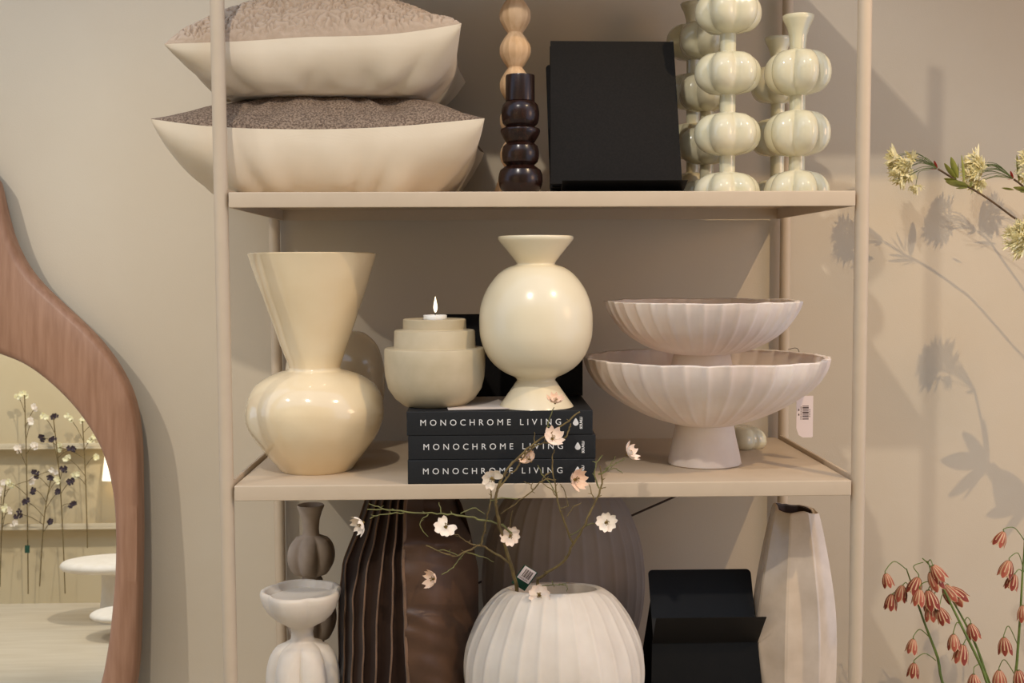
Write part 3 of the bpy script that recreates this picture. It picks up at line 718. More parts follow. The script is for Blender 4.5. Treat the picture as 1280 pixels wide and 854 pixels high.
# ------------------------------------------------------------------ blossom branch
def C4(u, v): return 430+u/2.8475, 470+v/2.8475
def bdepth(px, py):
    d = math.hypot(px-650, py-735); return lerp(FVY-.02, -.06, min(1, d/110))
def bp(u, v, dy=0):
    px, py = C4(u, v); return at(px, py, bdepth(px, py)+dy)
B0 = at(648, 745, FVY)
br_ = empty('blossom_branch', B0, 'bare olive twig branch with small blush blossoms standing in the white ribbed vase', 'branch')
def twig(pts, r0, r1, name='twig', m='bark', jit=.0012, dy=0):
    P = [bp(u, v, dy)-B0 for u, v in pts]; S = spline(P, 4); n = len(S); rnd = random.Random(int(pts[0][0]*7+pts[-1][1]))
    S = [p+Vector((rnd.uniform(-jit, jit), 0, rnd.uniform(-jit, jit))) if 0 < i < n-1 else p for i, p in enumerate(S)]
    mb = MB().tube(S, [lerp(r0, r1, i/(n-1))*(1+.25*(rnd.random()-.5)) for i in range(n)], 7)
    for i in range(3, n-2, 5):   # little buds
        d = Vector((rnd.uniform(-1, 1), rnd.uniform(-.4, .4), rnd.uniform(-.3, 1))).normalized(); mb.tube([S[i], S[i]+d*.006], [r1*1.0, r1*.4], 5)
    return mb.build(name, M[m], br_)
inside = [B0+Vector((-.012, 0, -.13))-B0, B0+Vector((-.004, -.005, -.05))-B0, bp(615, 758)-B0]
MB().tube(spline(inside, 4), .0032, 8).build('stem', M['bark'], br_)
MB().tube(spline([Vector((.03, .0, -.12)), Vector((.03, -.005, -.04)), bp(690, 720)-B0], 4), .0026, 8).build('stem', M['bark'], br_)
twig([(615, 758), (598, 690), (575, 610), (555, 540), (543, 480), (540, 440), (548, 400), (570, 350), (600, 310), (640, 270), (690, 230), (750, 195), (800, 160), (840, 128)], .0032, .0011, 'stem')
T = [([(550, 400), (585, 355), (620, 325), (645, 280), (690, 245), (740, 235), (785, 220), (800, 190), (808, 170)], .0014, .0011, 'bark'),
     ([(720, 212), (725, 165), (748, 112)], .001, .0007, 'green_twig'), ([(678, 235), (678, 200)], .0009, .0006, 'bark'),
     ([(690, 722), (740, 690), (790, 650), (815, 600), (850, 545), (885, 470), (908, 420), (917, 370), (912, 320)], .0024, .0012, 'bark'),
     ([(908, 400), (892, 345), (900, 310), (920, 283)], .0012, .0009, 'green_twig'), ([(915, 350), (945, 322), (975, 310), (1000, 293)], .001, .0007, 'green_twig'),
     ([(905, 352), (960, 328), (992, 347)], .0009, .0006, 'green_twig'), ([(905, 350), (935, 335), (960, 300), (965, 285)], .0009, .0006, 'green_twig'), ([(912, 405), (932, 395)], .0009, .0006, 'bark'),
     ([(890, 440), (880, 415), (870, 385)], .0009, .0007, 'bark'),
     ([(815, 598), (790, 540), (770, 480), (755, 410), (745, 350), (742, 290), (750, 262)], .0016, .0008, 'bark'),
     ([(755, 370), (705, 372), (670, 410), (610, 455), (555, 492)], .0013, .0007, 'bark'), ([(705, 372), (720, 350), (740, 338)], .0009, .0006, 'bark'), ([(672, 408), (662, 385), (640, 378)], .0009, .0006, 'bark'),
     ([(768, 470), (745, 400), (710, 360), (690, 318)], .0009, .0006, 'green_twig'), ([(795, 500), (815, 470), (845, 452)], .0009, .0006, 'bark'), ([(762, 440), (735, 400), (700, 380)], .0009, .0006, 'bark'),
     ([(770, 470), (800, 460), (778, 400), (770, 385)], .0008, .0006, 'bark'),
     ([(588, 665), (540, 632), (487, 605), (440, 622), (400, 640), (350, 628), (292, 604)], .0019, .0009, 'bark'),
     ([(432, 625), (400, 665), (375, 692), (348, 706)], .001, .0007, 'green_twig'), ([(430, 625), (480, 640), (532, 662)], .001, .0006, 'green_twig'), ([(405, 640), (360, 620), (335, 622)], .0009, .0006, 'green_twig'),
     ([(487, 603), (500, 545), (512, 490), (523, 440), (523, 395)], .0017, .0009, 'bark'), ([(475, 605), (440, 592), (412, 570), (388, 562)], .001, .0007, 'bark'), ([(520, 445), (560, 435), (620, 438)], .0009, .0006, 'green_twig'),
     ([(597, 560), (555, 530), (480, 510), (400, 495), (330, 490), (250, 487), (160, 478), (82, 475)], .0017, .0009, 'green_twig'), ([(160, 478), (120, 466), (88, 455)], .001, .0006, 'green_twig'), ([(215, 487), (150, 492), (110, 500), (92, 508)], .001, .0007, 'green_twig'),
     ([(345, 488), (338, 450)], .0009, .0006, 'green_twig'), ([(300, 492), (268, 530), (300, 572)], .001, .0006, 'green_twig'), ([(415, 490), (460, 470), (500, 492)], .001, .0006, 'green_twig'), ([(590, 540), (600, 480)], .0009, .0006, 'bark'), ([(600, 600), (597, 575)], .0009, .0007, 'green_twig'),
     ([(800, 570), (870, 530), (905, 525)], .0008, .0006, 'green_twig'),
     ([(680, 765), (700, 750), (740, 745), (788, 740)], .0012, .0007, 'green_twig'), ([(765, 742), (792, 750), (793, 768)], .0009, .0006, 'green_twig'), ([(740, 728), (748, 752)], .0008, .0006, 'green_twig'), ([(735, 810), (742, 826)], .0007, .0005, 'bark')]
for pts, a, b, mm in T: twig(pts, a, b, m=mm)
def petal_mesh(name, L_, Wd, cup, m, notch=.0, n=8):
    def fn(i, j):
        t = j; w = Wd*math.sin(PI*(t**1.25*.80+.045))**.8*1.08; s = i*2-1
        r = L_*t*(1-notch*(1-abs(s))*max(0, t-.8)*5)
        return Vector((s*w, r, cup*(t*t*.9+.5*s*s*t)*L_+.0007*noise.noise(Vector((s*3, t*4, L_*99)))))
    mb = MB().grid(fn, 6, n); me = bpy.data.meshes.new(name); me.from_pydata(mb.v, [], mb.f); me.update(); me.shade_smooth(); me.materials.append(m); return me
PM = {k_: petal_mesh('petal', .0162, .0072, .28, M[k_], .12) for k_ in ('petal', 'petal_white', 'petal_peach')}
PMC = {k_: petal_mesh('petal', .0165, .0072, .6, M[k_], .12) for k_ in ('petal', 'petal_white', 'petal_peach')}
def center_mesh():
    mb = MB(); rnd = random.Random(3)
    mb.lathe([(.0005, -.004), (.0018, -.003), (.0024, 0), (.002, .002), (.0005, .003)], 10)
    for i in range(14):
        a = rnd.uniform(0, 2*PI); q_ = rnd.uniform(.2, 1)*.0042; h = rnd.uniform(.005, .0085)
        p = Vector((math.cos(a)*q_, math.sin(a)*q_, h)); mb.tube([Vector((0, 0, .001)), p*.6, p], [.00025, .00025, .00025], 4); mb.lathe([(.0002, -.0007), (.0008, 0), (.0002, .0007)], 6, c=p)
    me = bpy.data.meshes.new('blossom'); me.from_pydata(mb.v, [], mb.f); me.update(); me.shade_smooth(); me.materials.append(M['stamen']); return me
CM = center_mesh()
def blossom(px, py, facing, kind, cupped, sc=1.0, np_=5, rot=0, dy=-.004):
    u, v = (px-430)*2.8475, (py-470)*2.8475
    p = bp(u, v, dy)-B0
    o = bpy.data.objects.new('blossom', CM); COL.objects.link(o); o.parent = br_; o.location = p
    f = Vector(facing).normalized(); o.rotation_mode = 'QUATERNION'; o.rotation_quaternion = f.to_track_quat('Z', 'Y') @ Quaternion((0, 0, 1), rot); o.scale = (sc,)*3
    me = (PMC if cupped else PM)[kind]
    for k_ in range(np_):
        q_ = bpy.data.objects.new('petal', me); COL.objects.link(q_); q_.parent = o; q_.rotation_euler = (.08*math.sin(k_*2.1+px), 0, 2*PI*k_/5); q_.scale = (1+.1*math.sin(k_*3+py), 1+.08*math.cos(k_*2+px), 1)
blossom(694, 503, (.1, -.45, 1), 'petal_peach', True, .85)
blossom(690, 549, (.25, -.8, .5), 'petal', True, 1.0, rot=.3)
blossom(663, 576, (-.6, -.3, .75), 'petal_peach', True, .9)
blossom(615, 598, (0, -.9, -.25), 'petal_white', False, 1.05, 4, rot=-.9)
blossom(718, 600, (.6, -.7, .2), 'petal_peach', True, 1.1)
blossom(785, 568, (.8, -.35, .5), 'petal', True, .95)
blossom(758, 653, (0, -1, .15), 'petal_white', False, 1.0, rot=.1)
blossom(638, 670, (.05, -1, .1), 'petal', False, 1.0, rot=.5)
blossom(674, 744, (-.05, -1, .25), 'petal', False, 1.15, rot=.9, dy=-.03)
blossom(543, 724, (-.75, -.5, .15), 'petal_peach', True, .95)
blossom(557, 659, (.15, -.9, .45), 'petal_white', False, 1.1, 4, rot=.4)
blossom(453, 654, (-.7, -.55, -.3), 'petal_white', True, 1.0)
# green label tied to the branch
gp = at(656, 722, .07)
gt = empty('plant_label', gp, 'dark green plant label with a white barcode sticker tucked in the white ribbed vase', 'label')
gt.rotation_euler = (.25, math.radians(33), 0)
k = mpp(.07)
MB().box((-10*k, -.0006, -16*k), (10*k, .0006, 15*k)).build('card', M['tag_green'], gt, smooth=False)
MB().box((-8.5*k, -.0011, -5*k), (8.5*k, -.0005, 14.5*k)).build('sticker', M['tag_paper'], gt, smooth=False)
m = MB()
for i, (a, w) in enumerate(((-5, 1), (-3, .5), (-2, 1.3), (.2, .5), (1.4, 1.2), (3.4, .6), (4.5, 1.1))): m.box((a*k, -.0014, 0*k), ((a+w)*k, -.001, 12*k))
for i in range(5): m.box((-6*k+i*2.4*k, -.0014, -3*k), (-4.6*k+i*2.4*k, -.001, -2*k))
m.build('barcode', M['print_dark'], gt, smooth=False)

# ------------------------------------------------------------------ floor mirror with wooden frame (leaning)
MA = math.radians(3.5); MY0 = .395
MN = Vector((0, -math.cos(MA), math.sin(MA)))
def onmir(px, py, off=0):
    d = ray(px, py); p0_ = Vector((0, MY0, 0))+MN*off; t = (p0_-CAM).dot(MN)/d.dot(MN); return CAM+d*t
outer = [(-9, 222), (0, 255), (10, 293), (25, 326), (45, 353), (78, 385), (108, 413), (134, 443), (154, 476), (166, 508), (172, 550), (173.5, 605), (174, 680), (172, 770), (167, 854)]
inner = [(-46, 433), (-20, 437), (0, 443), (30, 455), (60, 476), (90, 505), (114, 537), (132, 573), (142, 613), (146, 658), (145.5, 715), (140, 780), (134, 822), (127, 854)]
MX = -1.35     # axis of the mirror, outside the photo
def uv(p): return (p.x, (p.z)/math.cos(MA))
def plane_pt(u, v, off=0): return Vector((u, MY0+v*math.sin(MA), v*math.cos(MA)))+MN*off
def closed(pts, tail, head):
    a = [uv(onmir(*p)) for p in pts]; return head+a+tail
ou = [uv(onmir(*p, .035)) for p in outer]; inn = [uv(onmir(*p, .02)) for p in inner]
ou = [(-1.30, 1.84), (-1.21, 1.72), (-1.13, 1.58)]+ou+[(ou[-1][0]-.03, .36), (ou[-1][0]-.07, .25), (ou[-1][0]-.10, .15), (-1.0, .07), (-1.1, .02), (-1.3, .004)]
inn = [(-1.36, 1.17), (-1.25, 1.165), (-1.15, 1.158)]+inn+[(inn[-1][0]-.03, .40), (inn[-1][0]-.06, .31), (-1.0, .21), (-1.1, .14), (-1.3, .11)]
left_o = [(-1.55, .01), (-1.75, .06), (-1.9, .2), (-1.95, .45), (-1.9, .8), (-1.78, 1.15), (-1.72, 1.5), (-1.68, 1.85), (-1.6, 1.95), (-1.45, 1.96), (-1.35, 1.9)]
left_i = [(-1.5, .11), (-1.68, .16), (-1.8, .28), (-1.84, .48), (-1.8, .75), (-1.7, .98), (-1.55, 1.13)]
def resample(pts, n):
    P = [Vector((a, b, 0)) for a, b in pts]; P = P[-2:]+P+P[:3]
    S = spline(P, 10)[20:-20]
    ds = [0]
    for i in range(1, len(S)): ds.append(ds[-1]+(S[i]-S[i-1]).length)
    out = []; j = 0
    for i in range(n):
        t = ds[-1]*i/n
        while ds[j+1] < t: j += 1
        f = (t-ds[j])/max(1e-9, ds[j+1]-ds[j]); out.append(S[j].lerp(S[j+1], f))
    return out
NO = 240
O_ = resample(ou+left_o, NO); I_ = resample(inn+left_i, NO)
# pair every outer point with the inner loop by nearest progress
def nearest(p, loop): return min(range(len(loop)), key=lambda i: (loop[i]-p).length)
s0 = nearest(O_[0], I_)
def angle_loop(loop, c, n):
    """resample a star-shaped loop by angle about c"""
    out = []
    N_ = len(loop)
    for k_ in range(n):
        th = -PI+2*PI*k_/n; d = Vector((math.cos(th), math.sin(th), 0)); best = None
        for i in range(N_):
            a = loop[i]-c; b = loop[(i+1) % N_]-c; e_ = b-a; den = d.x*e_.y-d.y*e_.x
            if abs(den) < 1e-12: continue
            t = (a.x*e_.y-a.y*e_.x)/den; s_ = (a.x*d.y-a.y*d.x)/den
            if t > 0 and -1e-6 <= s_ <= 1+1e-6 and (best is None or t > best): best = t
        out.append(c+d*best if best else None)
    return out
cc = Vector((-1.33, .62, 0)); NA = 300
IA = angle_loop(I_, cc, NA); OA = angle_loop(O_, cc, NA)
mir = empty('floor_mirror', (cc.x, MY0, 0), 'tall leaning mirror in a curvy brown wooden frame at the left edge', 'mirror')
m0 = Vector(mir.location)
prof = [(1, -.0), (1, .020), (.965, .030), (.90, .0345), (.5, .036), (.1, .034), (.03, .030), (0, .022), (0, 0)]
vs_ = []
for (t, off) in prof:
    for k_ in range(NA):
        p = IA[k_].lerp(OA[k_], t); vs_.append(plane_pt(p.x, p.y, off)-m0)
fs = [(i*NA+k_, i*NA+(k_+1) % NA, (i+1)*NA+(k_+1) % NA, (i+1)*NA+k_) for i in range(len(prof)-1) for k_ in range(NA)]
MB().add(vs_, fs).build('frame', M['walnut'], mir, angle=50)
vs_ = [plane_pt(*(cc+(p-cc)*1.004).xy, .004)-m0 for p in IA]
MB().add(vs_, [tuple(range(NA))]).build('mirror_glass', M['mirror'], mir, smooth=False)
vs_ = [plane_pt(*(cc+(p-cc)*1.02).xy, .001)-m0 for p in OA]+[plane_pt(*(cc+(p-cc)*1.0).xy, -.003)-m0 for p in OA]
MB().add([plane_pt(*p.xy, 0)-m0 for p in OA]+[plane_pt(*p.xy, .003)-m0 for p in OA], [tuple(range(NA))[::-1], tuple(range(NA, 2*NA))]).build('backing_board', M['dark_rim'], mir, smooth=False)

# ------------------------------------------------------------------ yellow flowers, upper right
FY = .36
def leaf_mesh(L_, w, m, curl=.2, n=8):
    def fn(i, j):
        s = i*2-1; ww = w*math.sin(PI*(j*.93+.035))**.8
        return Vector((s*ww, L_*j, curl*L_*j*j+.25*ww*s*s))
    mb = MB().grid(fn, 4, n); me = bpy.data.meshes.new('leaf'); me.from_pydata(mb.v, [], mb.f); me.update(); me.shade_smooth(); me.materials.append(m); return me
def place(name, me, parent, p, d, roll=0, s=1):
    o = bpy.data.objects.new(name, me); COL.objects.link(o); o.parent = parent; o.location = p; o.rotation_mode = 'QUATERNION'
    o.rotation_quaternion = Vector(d).normalized().to_track_quat('Y', 'Z') @ Quaternion((0, 1, 0), roll); o.scale = (s,)*3; return o
def floret_mesh():
    mb = MB(); rnd = random.Random(11)
    for k_ in range(9):
        a = 2*PI*k_/9+rnd.uniform(-.2, .2); sp = rnd.uniform(.25, .75); d = Vector((math.cos(a)*sp, 1, math.sin(a)*sp)).normalized(); L_ = rnd.uniform(.009, .013); sd = d.cross(Vector((.3, .2, .9))).normalized()
        def fn(i, j): return d*(L_*j)+sd*((i*2-1)*.0017*math.sin(PI*(j*.9+.07)))+Vector((math.cos(a), 0, math.sin(a)))*(.003*j*j)
        mb.grid(fn, 2, 4)
    mb.tube([(0, -.001, 0), (0, .004, 0)], [.0012, .0016], 6)
    me = bpy.data.meshes.new('floret'); me.from_pydata(mb.v, [], mb.f); me.update(); me.shade_smooth(); me.materials.append(M['floret']); return me
FLM = floret_mesh(); LFM = leaf_mesh(.035, .005, M['leaf'], .15); LFB = leaf_mesh(.055, .010, M['leaf'], .1); BRM = leaf_mesh(.016, .0035, M['bract'], .3)
def umbel(root, r0, node, center, rad, nfl, seed, low=None):
    """flower head: pedicels from node to florets round center"""
    rnd = random.Random(seed); ped = MB(); heads = []
    ax = (center-node).normalized()
    for i in range(nfl):
        while True:
            q_ = Vector((rnd.uniform(-1, 1), rnd.uniform(-1, 1), rnd.uniform(-1, 1)))
            if q_.length < 1: break
        p = center+Vector((q_.x*rad[0], q_.y*rad[1], q_.z*rad[2])); mid = node.lerp(p, .5)+Vector((0, 0, .012+.006*q_.z))
        if i % 2 == 0: ped.tube(spline([node, mid, p], 4), .0006, 5)
        heads.append((p, (p-mid).normalized()*.6+q_*.7))
    o = ped.build('pedicels', M['leaf_dark'], root)
    for p, d in heads: place('floret', FLM, o, p, d, rnd.uniform(0, 3), rnd.uniform(1.4, 1.9))
    for a in range(2): place('bract', BRM, root, node, (ax+Vector((0, -.4, (.9, -.6)[a]))), 0, 1)
def P7(u, v): return 1090+u/5.695, 170+v/5.695
def f7(u, v, y=FY): px, py = P7(u, v); return at(px, py, y)
pot = Vector((1.27, .33, 0))
yr = empty('yellow_blossom_stem', pot, 'cream-yellow cluster flower on an arching brown stem, nearest the shelf', 'flower', 'yellow flower stems')
rel = lambda p: p-pot
stem = [f7(470, 235), f7(550, 285), f7(620, 330), f7(700, 370), f7(830, 450), f7(980, 560), f7(1090, 650), at(1330, 340, FY), at(1372, 430, .39), at(1405, 560, .37), Vector((1.26, .345, .75)), Vector((1.27, .335, .3)), Vector((1.27, .33, .06))]
MB().tube([rel(p) for p in spline(stem, 4)], .0019, 8).build('stem', M['stem_brown'], yr)
umbel(yr, None, rel(f7(465, 230)), rel(f7(235, 205)), (.024, .018, .026), 30, 1)
pd = MB(); hd = rel(f7(312, 355)); pd.tube(spline([rel(f7(460, 235)), rel(f7(345, 250)), rel(f7(322, 300)), hd], 4), .0006, 5); o = pd.build('pedicels', M['leaf_dark'], yr)
rnd = random.Random(4)
for i in range(6): place('floret', FLM, o, hd+Vector((rnd.uniform(-.012, .012), rnd.uniform(-.008, .008), rnd.uniform(-.008, .004))), (rnd.uniform(-.8, .8), rnd.uniform(-.6, .2), -.7), i, 1)
for (u, v, d, s_, me) in ((655, 335, (-.12, .25, 1), 1.0, LFB), (610, 300, (-.45, -.2, .9), 1.2, LFM), (600, 310, (-.75, -.1, .75), 1.1, LFM), (615, 300, (-.15, .1, 1), .8, LFM), (690, 365, (-1, -.3, .12), .95, LFB), (680, 370, (-1, -.4, -.18), .75, LFM), (640, 345, (-1, -.2, .2), .7, LFB), (700, 370, (-.2, -.8, .3), .7, LFM), (1010, 385, (-.9, .2, .1), .4, LFB)):
    place('leaf', me, yr, rel(f7(u, v)), d, .5, s_)
yr2 = empty('yellow_blossom_stem', pot+Vector((.03, .01, 0)), 'cream-yellow cluster flower behind, cut off by the right edge of the photo', 'flower', 'yellow flower stems')
r2 = lambda p: p-pot-Vector((.03, .01, 0)); FY2 = .40
g7 = lambda u, v: f7(u, v, FY2)
stem2 = [g7(1010, 308), g7(1090, 375), at(1300, 262, FY2), at(1345, 330, FY2), at(1390, 450, .41), at(1420, 600, .38), Vector((1.295, .36, .7)), Vector((1.30, .345, .3)), Vector((1.30, .34, .06))]
MB().tube([r2(p) for p in spline(stem2, 4)], .0019, 8).build('stem', M['stem_brown'], yr2)
umbel(yr2, None, r2(g7(1005, 305)), r2(g7(765, 250)), (.021, .018, .032), 36, 2)
umbel(yr2, None, r2(at(1330, 230, FY2)), r2(at(1287, 205, FY2)), (.016, .014, .02), 20, 3)
for (u, v, d, s_, me) in ((1045, 330, (-.1, .25, 1), 1.0, LFB), (1150, 400, (-1, -.2, .12), .8, LFB), (1110, 400, (-.8, -.4, -.1), .6, LFM)): place('leaf', me, yr2, r2(g7(u, v)), d, .5, s_)
# broad-leaved flower branch beyond the right edge; its shadow falls on the wall
lr = empty('leafy_flower_branch', pot+Vector((-.03, -.02, 0)), 'low yellow cluster flower with broad leaves, only its head showing at the right edge', 'flower')
r3 = lambda p: p-pot-Vector((-.03, -.02, 0)); LY = .27
LBG = leaf_mesh(.105, .021, M['leaf_dark'], .1)
A3 = [(1327, 328), (1336, 370), (1345, 420), (1380, 445), (1420, 490), (1450, 560)]
MB().tube([r3(p) for p in spline([at(a, b, LY) for a, b in A3]+[Vector((1.235, .3, .75)), Vector((1.24, .31, .3)), Vector((1.24, .31, .06))], 4)], .0022, 8).build('stem', M['stem_brown'], lr)
umbel(lr, None, r3(at(1328, 330, LY)), r3(at(1284, 300, LY)), (.03, .022, .026), 40, 8)
for (a, b, d, s_) in ((1345, 420, (-1, 0, -.05), .85), (1345, 420, (-.5, .1, -1), .9), (1348, 420, (.15, 0, -1), .8), (1345, 415, (-.3, 0, 1), .7), (1345, 425, (-.85, .2, .6), .7), (1345, 425, (-.9, -.2, -.55), .75), (1345, 430, (.7, 0, -.8), .8), (1395, 462, (-1, .2, .2), .9), (1395, 468, (-1, 0, -.4), .8), (1400, 465, (-.3, .1, 1), 1), (1400, 465, (-.7, 0, -1), 1), (1390, 460, (.2, .1, -1), .9), (1400, 470, (1, 0, .4), .9)):
    place('leaf', LBG, lr, r3(at(a, b, LY)), d, .2, s_)
# pots that carry the stems, below and beside the frame
def pot_(name, label, loc, r, h, m):
    pr = [(r*.7, 0), (r*.95, h*.1), (r, h*.5), (r*.7, h*.85), (r*.55, h), (r*.48, h), (r*.6, h*.8), (r*.8, h*.4), (r*.4, h*.05), (.001, h*.05)]
    o = MB().lathe(smooth_prof(pr, 3), 48, closed_top=True).build(name, m, None, loc=loc); tag(o, label, 'vase'); return o
pot_('floor_vase', 'tall plaster floor vase outside the right edge holding the yellow stems', (1.27, .33, 0), .12, .45, M['plaster'])

# ------------------------------------------------------------------ bell flowers, lower right
BY = .33
def bell_petal(m):
    def fn(i, j):
        s = i*2-1; t = j; r = .0026+.0082*math.sin(min(1, t*1.25)*PI/2)**.7+(.0012*max(0, t-.8)/.2)-.0012*max(0, t-.5)
        ww = .62*(1 if t < .7 else 1-((t-.7)/.3)**1.6*.85)
        a = s*ww; return Vector((r*math.sin(a), -r*math.cos(a), -.027*t))
    mb = MB().grid(fn, 7, 9); me = bpy.data.meshes.new('petal'); me.from_pydata(mb.v, [], mb.f); me.update(); me.shade_smooth(); me.materials.append(m); me.materials.append(M['bell_edge'])
    for i, f in enumerate(me.polygons): f.material_index = (1, 0, 0, 1 if (i//7) < 6 else 0, 0, 0, 1)[i % 7]
    return me
BPM = [bell_petal(M['bell']), bell_petal(M['bell_dark'])]
def P3(u, v): return 1060+u/3.99, 640+v/3.99
bpot = Vector((1.0, .33, 0))
STE = [  # stem points (px) , bells: (attach px, top px of the bell, lean x, size)
 ('coral bell flower stem nearest the shelf, arching left', [(1133, 711), (1140, 732), (1148, 757), (1158, 785), (1172, 822), (1184, 862)],
  [((1133, 712), (1107, 717), .25, .8, (1118, 702)), ((1137, 735), (1128, 732), -.15, .95, None), ((1138, 738), (1115, 743), -.1, .92, None), ((1162, 797), (1142, 799), -.15, .85, (1150, 787)), ((1170, 826), (1143, 829), -.1, .85, (1156, 817))]),
 ('coral bell flower stem behind the nearest one, tip hung with many bells', [(1153, 698), (1163, 708), (1176, 730), (1190, 758), (1208, 795), (1226, 832), (1240, 865)],
  [((1160, 703), (1166, 707), .55, 1.0, None), ((1158, 702), (1163, 715), .5, 1.1, None), ((1154, 703), (1148, 722), -.35, 1.05, (1142, 708)), ((1172, 725), (1150, 737), -.1, .95, (1156, 728)), ((1172, 726), (1160, 738), .25, 1.15, None), ((1176, 733), (1163, 756), .1, .95, None), ((1180, 742), (1174, 760), .4, .95, None), ((1206, 790), (1192, 793), .05, .92, (1197, 778)), ((1212, 802), (1204, 806), -.15, 1.1, None), ((1224, 830), (1217, 843), .1, 1.0, (1218, 834))]),
 ('coral bell flower stem alongside, with the bells on its right', [(1176, 728), (1190, 750), (1206, 778), (1222, 812), (1243, 866)],
  [((1178, 731), (1180, 732), .6, 1.05, None), ((1180, 735), (1188, 735), .75, 1.15, None), ((1205, 778), (1213, 780), .3, .95, (1209, 772))]),
 ('tall coral bell flower stem at the right edge of the photo', [(1281, 665), (1280, 690), (1278, 720), (1275, 775), (1271, 830), (1269, 866)],
  [((1280, 675), (1255, 665), -.45, .95, (1268, 660)), ((1280, 715), (1262, 701), -.3, 1.05, (1273, 692)), ((1279, 716), (1268, 718), -.25, .95, None), ((1277, 770), (1279, 757), .1, .95, None), ((1272, 806), (1255, 797), .12, 1.0, (1261, 783)), ((1270, 846), (1249, 838), .05, 1.05, (1256, 825)), ((1270, 850), (1273, 838), .2, 1.0, None)])]
for si, (lab, st_, bells) in enumerate(STE):
    base = bpot+Vector((.012*(si-1.5), .01*math.sin(si*2), 0)); ydep = BY+(.0, -.02, .015, .01)[si]
    root = empty('bell_flower_stem', base, lab, 'flower', 'bell flower stems')
    rr = lambda p: p-base
    P = [at(a, b, ydep) for a, b in st_]; P += [P[-1].lerp(base+Vector((0, 0, .3)), .5)+Vector((.0, 0, .05)), base+Vector((0, 0, .3)), base+Vector((0, 0, .05))]
    S = spline([rr(p) for p in P], 4); n = len(S)
    MB().tube(S, [lerp(.0011, .0027, min(1, i/(n*.5))) for i in range(n)], 8).build('stem', M['stem_green'], root)
    for bi, (a, t, lean, s_, via) in enumerate(bells):
        dy = -.012+.02*((bi*37 % 11)/11-.4); pa = rr(at(*a, ydep)); ptp = rr(at(*t, ydep+dy))
        pts = [pa, rr(at(*via, ydep+dy*.5)), ptp] if via else [pa, (pa+ptp)/2+Vector((0, 0, .008)), ptp]
        if via: pts.insert(2, ptp+Vector((0, 0, .006)))
        S = [p-ptp for p in spline(pts, 5)]
        mb = MB().tube(S, .0009, 6); mb.lathe([(.0005, .001), (.002, 0), (.0022, -.002), (.0008, -.004)], 8)
        b = mb.build('bell_flower', M['stem_green'], root, loc=ptp)
        for k_ in range(6):
            q_ = bpy.data.objects.new('petal', BPM[(bi+k_//3) % 2]); COL.objects.link(q_); q_.parent = b
            q_.rotation_mode = 'QUATERNION'; q_.rotation_quaternion = Quaternion((0, 1, 0), -lean) @ Quaternion((0, 0, 1), 2*PI*k_/6+bi*.4); q_.scale = (1.28*s_*(1 if k_ % 2 else .93),)*2+(s_*1.22,)
pot_('floor_vase', 'plaster floor vase below the frame holding the bell flower stems', (1.0, .33, 0), .10, .34, M['plaster'])

# ------------------------------------------------------------------ the room seen in the mirror
FWY = -3.55
for z, lab in ((.84, 'upper pale picture ledge on the opposite wall, seen in the mirror'), (.41, 'lower pale picture ledge on the opposite wall, seen in the mirror')):
    e = empty('picture_ledge', (-2.6, FWY+.03, z), lab, 'ledge', None)
    MB().box((-2.0, -.03, -.012), (2.4, .03, 0)).build('ledge_board', M['ledge'], e, bevel=.002)
    MB().box((-2.0, .024, 0), (2.4, .03, .02)).build('ledge_lip', M['ledge'], e, bevel=.001)
def mushroom(label, x, y, r, h, t):
    e = empty('side_table', (x, y, 0), label, 'table')
    MB().lathe(smooth_prof([(r*.3, 0), (r*.3, .02), (r*.26, .1), (r*.26, h-t-.02), (r*.34, h-t)], 3), 48, closed_top=True).build('column', M['plaster'], e)
    MB().lathe(smooth_prof([(r*.5, h-t), (r*.9, h-t*.85), (r, h-t*.5), (r*.93, h-t*.12), (r*.7, h)], 3), 64, closed_top=True).build('table_top', M['plaster'], e)
mushroom('taller round white pedestal table seen in the mirror', -1.93, -3.05, .26, .30, .06)
mushroom('lower round white pedestal table seen in the mirror', -1.70, -2.62, .2, .12, .04)
lm = empty('wall_lamp', (-2.06, FWY+.09, .66), 'lit pale lamp shade on the opposite wall seen in the mirror', 'lamp')
MB().lathe([(.075, 0), (.055, .22), (.053, .22), (.073, 0)], 40, closed_bottom=False).build('lamp_shade', M['shade'], lm)
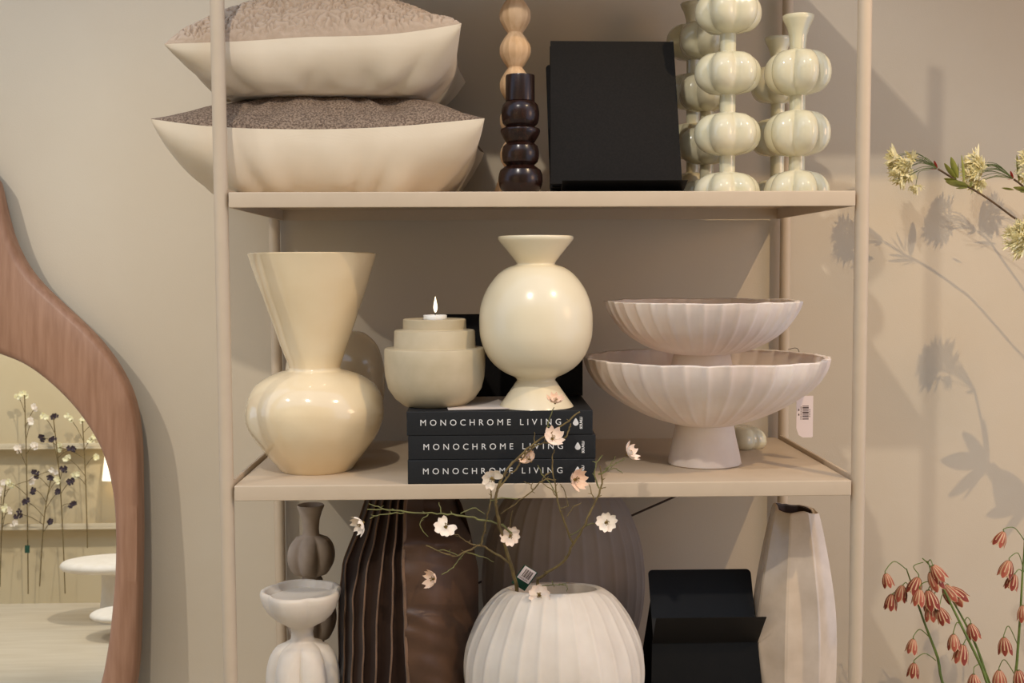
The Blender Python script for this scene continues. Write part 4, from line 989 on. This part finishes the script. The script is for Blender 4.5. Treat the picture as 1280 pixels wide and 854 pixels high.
MB().tube([(0, -.09, .12), (0, -.04, .12), (0, 0, .12)], .006, 8).build('arm', M['dark_wood'], lm)
def wall_flower(label, x, z0, z1, lean, kind, seed, tagc=False):
    rnd = random.Random(seed); e = empty('wall_flower', (x, FWY+.06, z0), label, 'flower', 'flower stems along the opposite wall')
    S = spline([(0, 0, 0), (lean*.2, .01, (z1-z0)*.35), (lean*.5, .02, (z1-z0)*.7), (lean, .02, z1-z0)], 5)
    mb = MB().tube(S, .003, 6)
    tips = []
    for i in range(7):
        p = S[int(len(S)*.45)+i]; d = Vector((rnd.uniform(-1, 1), rnd.uniform(-.1, .4), rnd.uniform(.1, 1))).normalized()*rnd.uniform(.06, .16); mb.tube(spline([p, p+d*.5+Vector((0, 0, .01)), p+d], 3), .0018, 5); tips.append(p+d)
    mb.build('stem', M['bark'], e); tips.append(S[-1])
    for t in tips:
        o = MB(); 
        for q_ in range(3):
            c = Vector((rnd.uniform(-.014, .014), rnd.uniform(-.01, .01), rnd.uniform(-.014, .014)))
            for k_ in range(5):
                a = 2*PI*k_/5+rnd.random(); d = Vector((math.cos(a), .3, math.sin(a)))*.017; sd = Vector((-math.sin(a), 0, math.cos(a)))*.008
                o.add([t+c, t+c+d*.6+sd, t+c+d, t+c+d*.6-sd], [(0, 1, 2, 3)])
        o.build('flower_head', kind if rnd.random() < .8 else M['floret'], e, smooth=False)
    if tagc: MB().box((-.012, .02, .22), (.012, .026, .26)).build('plant_tag', M['tag_green'], e)
    return e
wall_flower('pale-topped flower stem with a green tag on the opposite wall, in the mirror', -2.53, .06, 1.12, -.03, M['petal_white'], 3, True)
wall_flower('dark-flowered stem on the opposite wall, nearest the mirrored table', -2.335, .06, 1.00, -.07, M['dark_petal'], 2)
wall_flower('low dark-flowered stem crossing the lower ledge of the opposite wall', -2.47, .1, .68, .06, M['dark_petal'], 6)
wall_flower('yellow-flowered stem on the opposite wall beside the lamp shade', -2.22, .3, .98, -.03, M['floret'], 4)
wall_flower('pale-flowered stem at the left edge of the mirror image', -2.68, .1, .66, .03, M['petal_white'], 5)
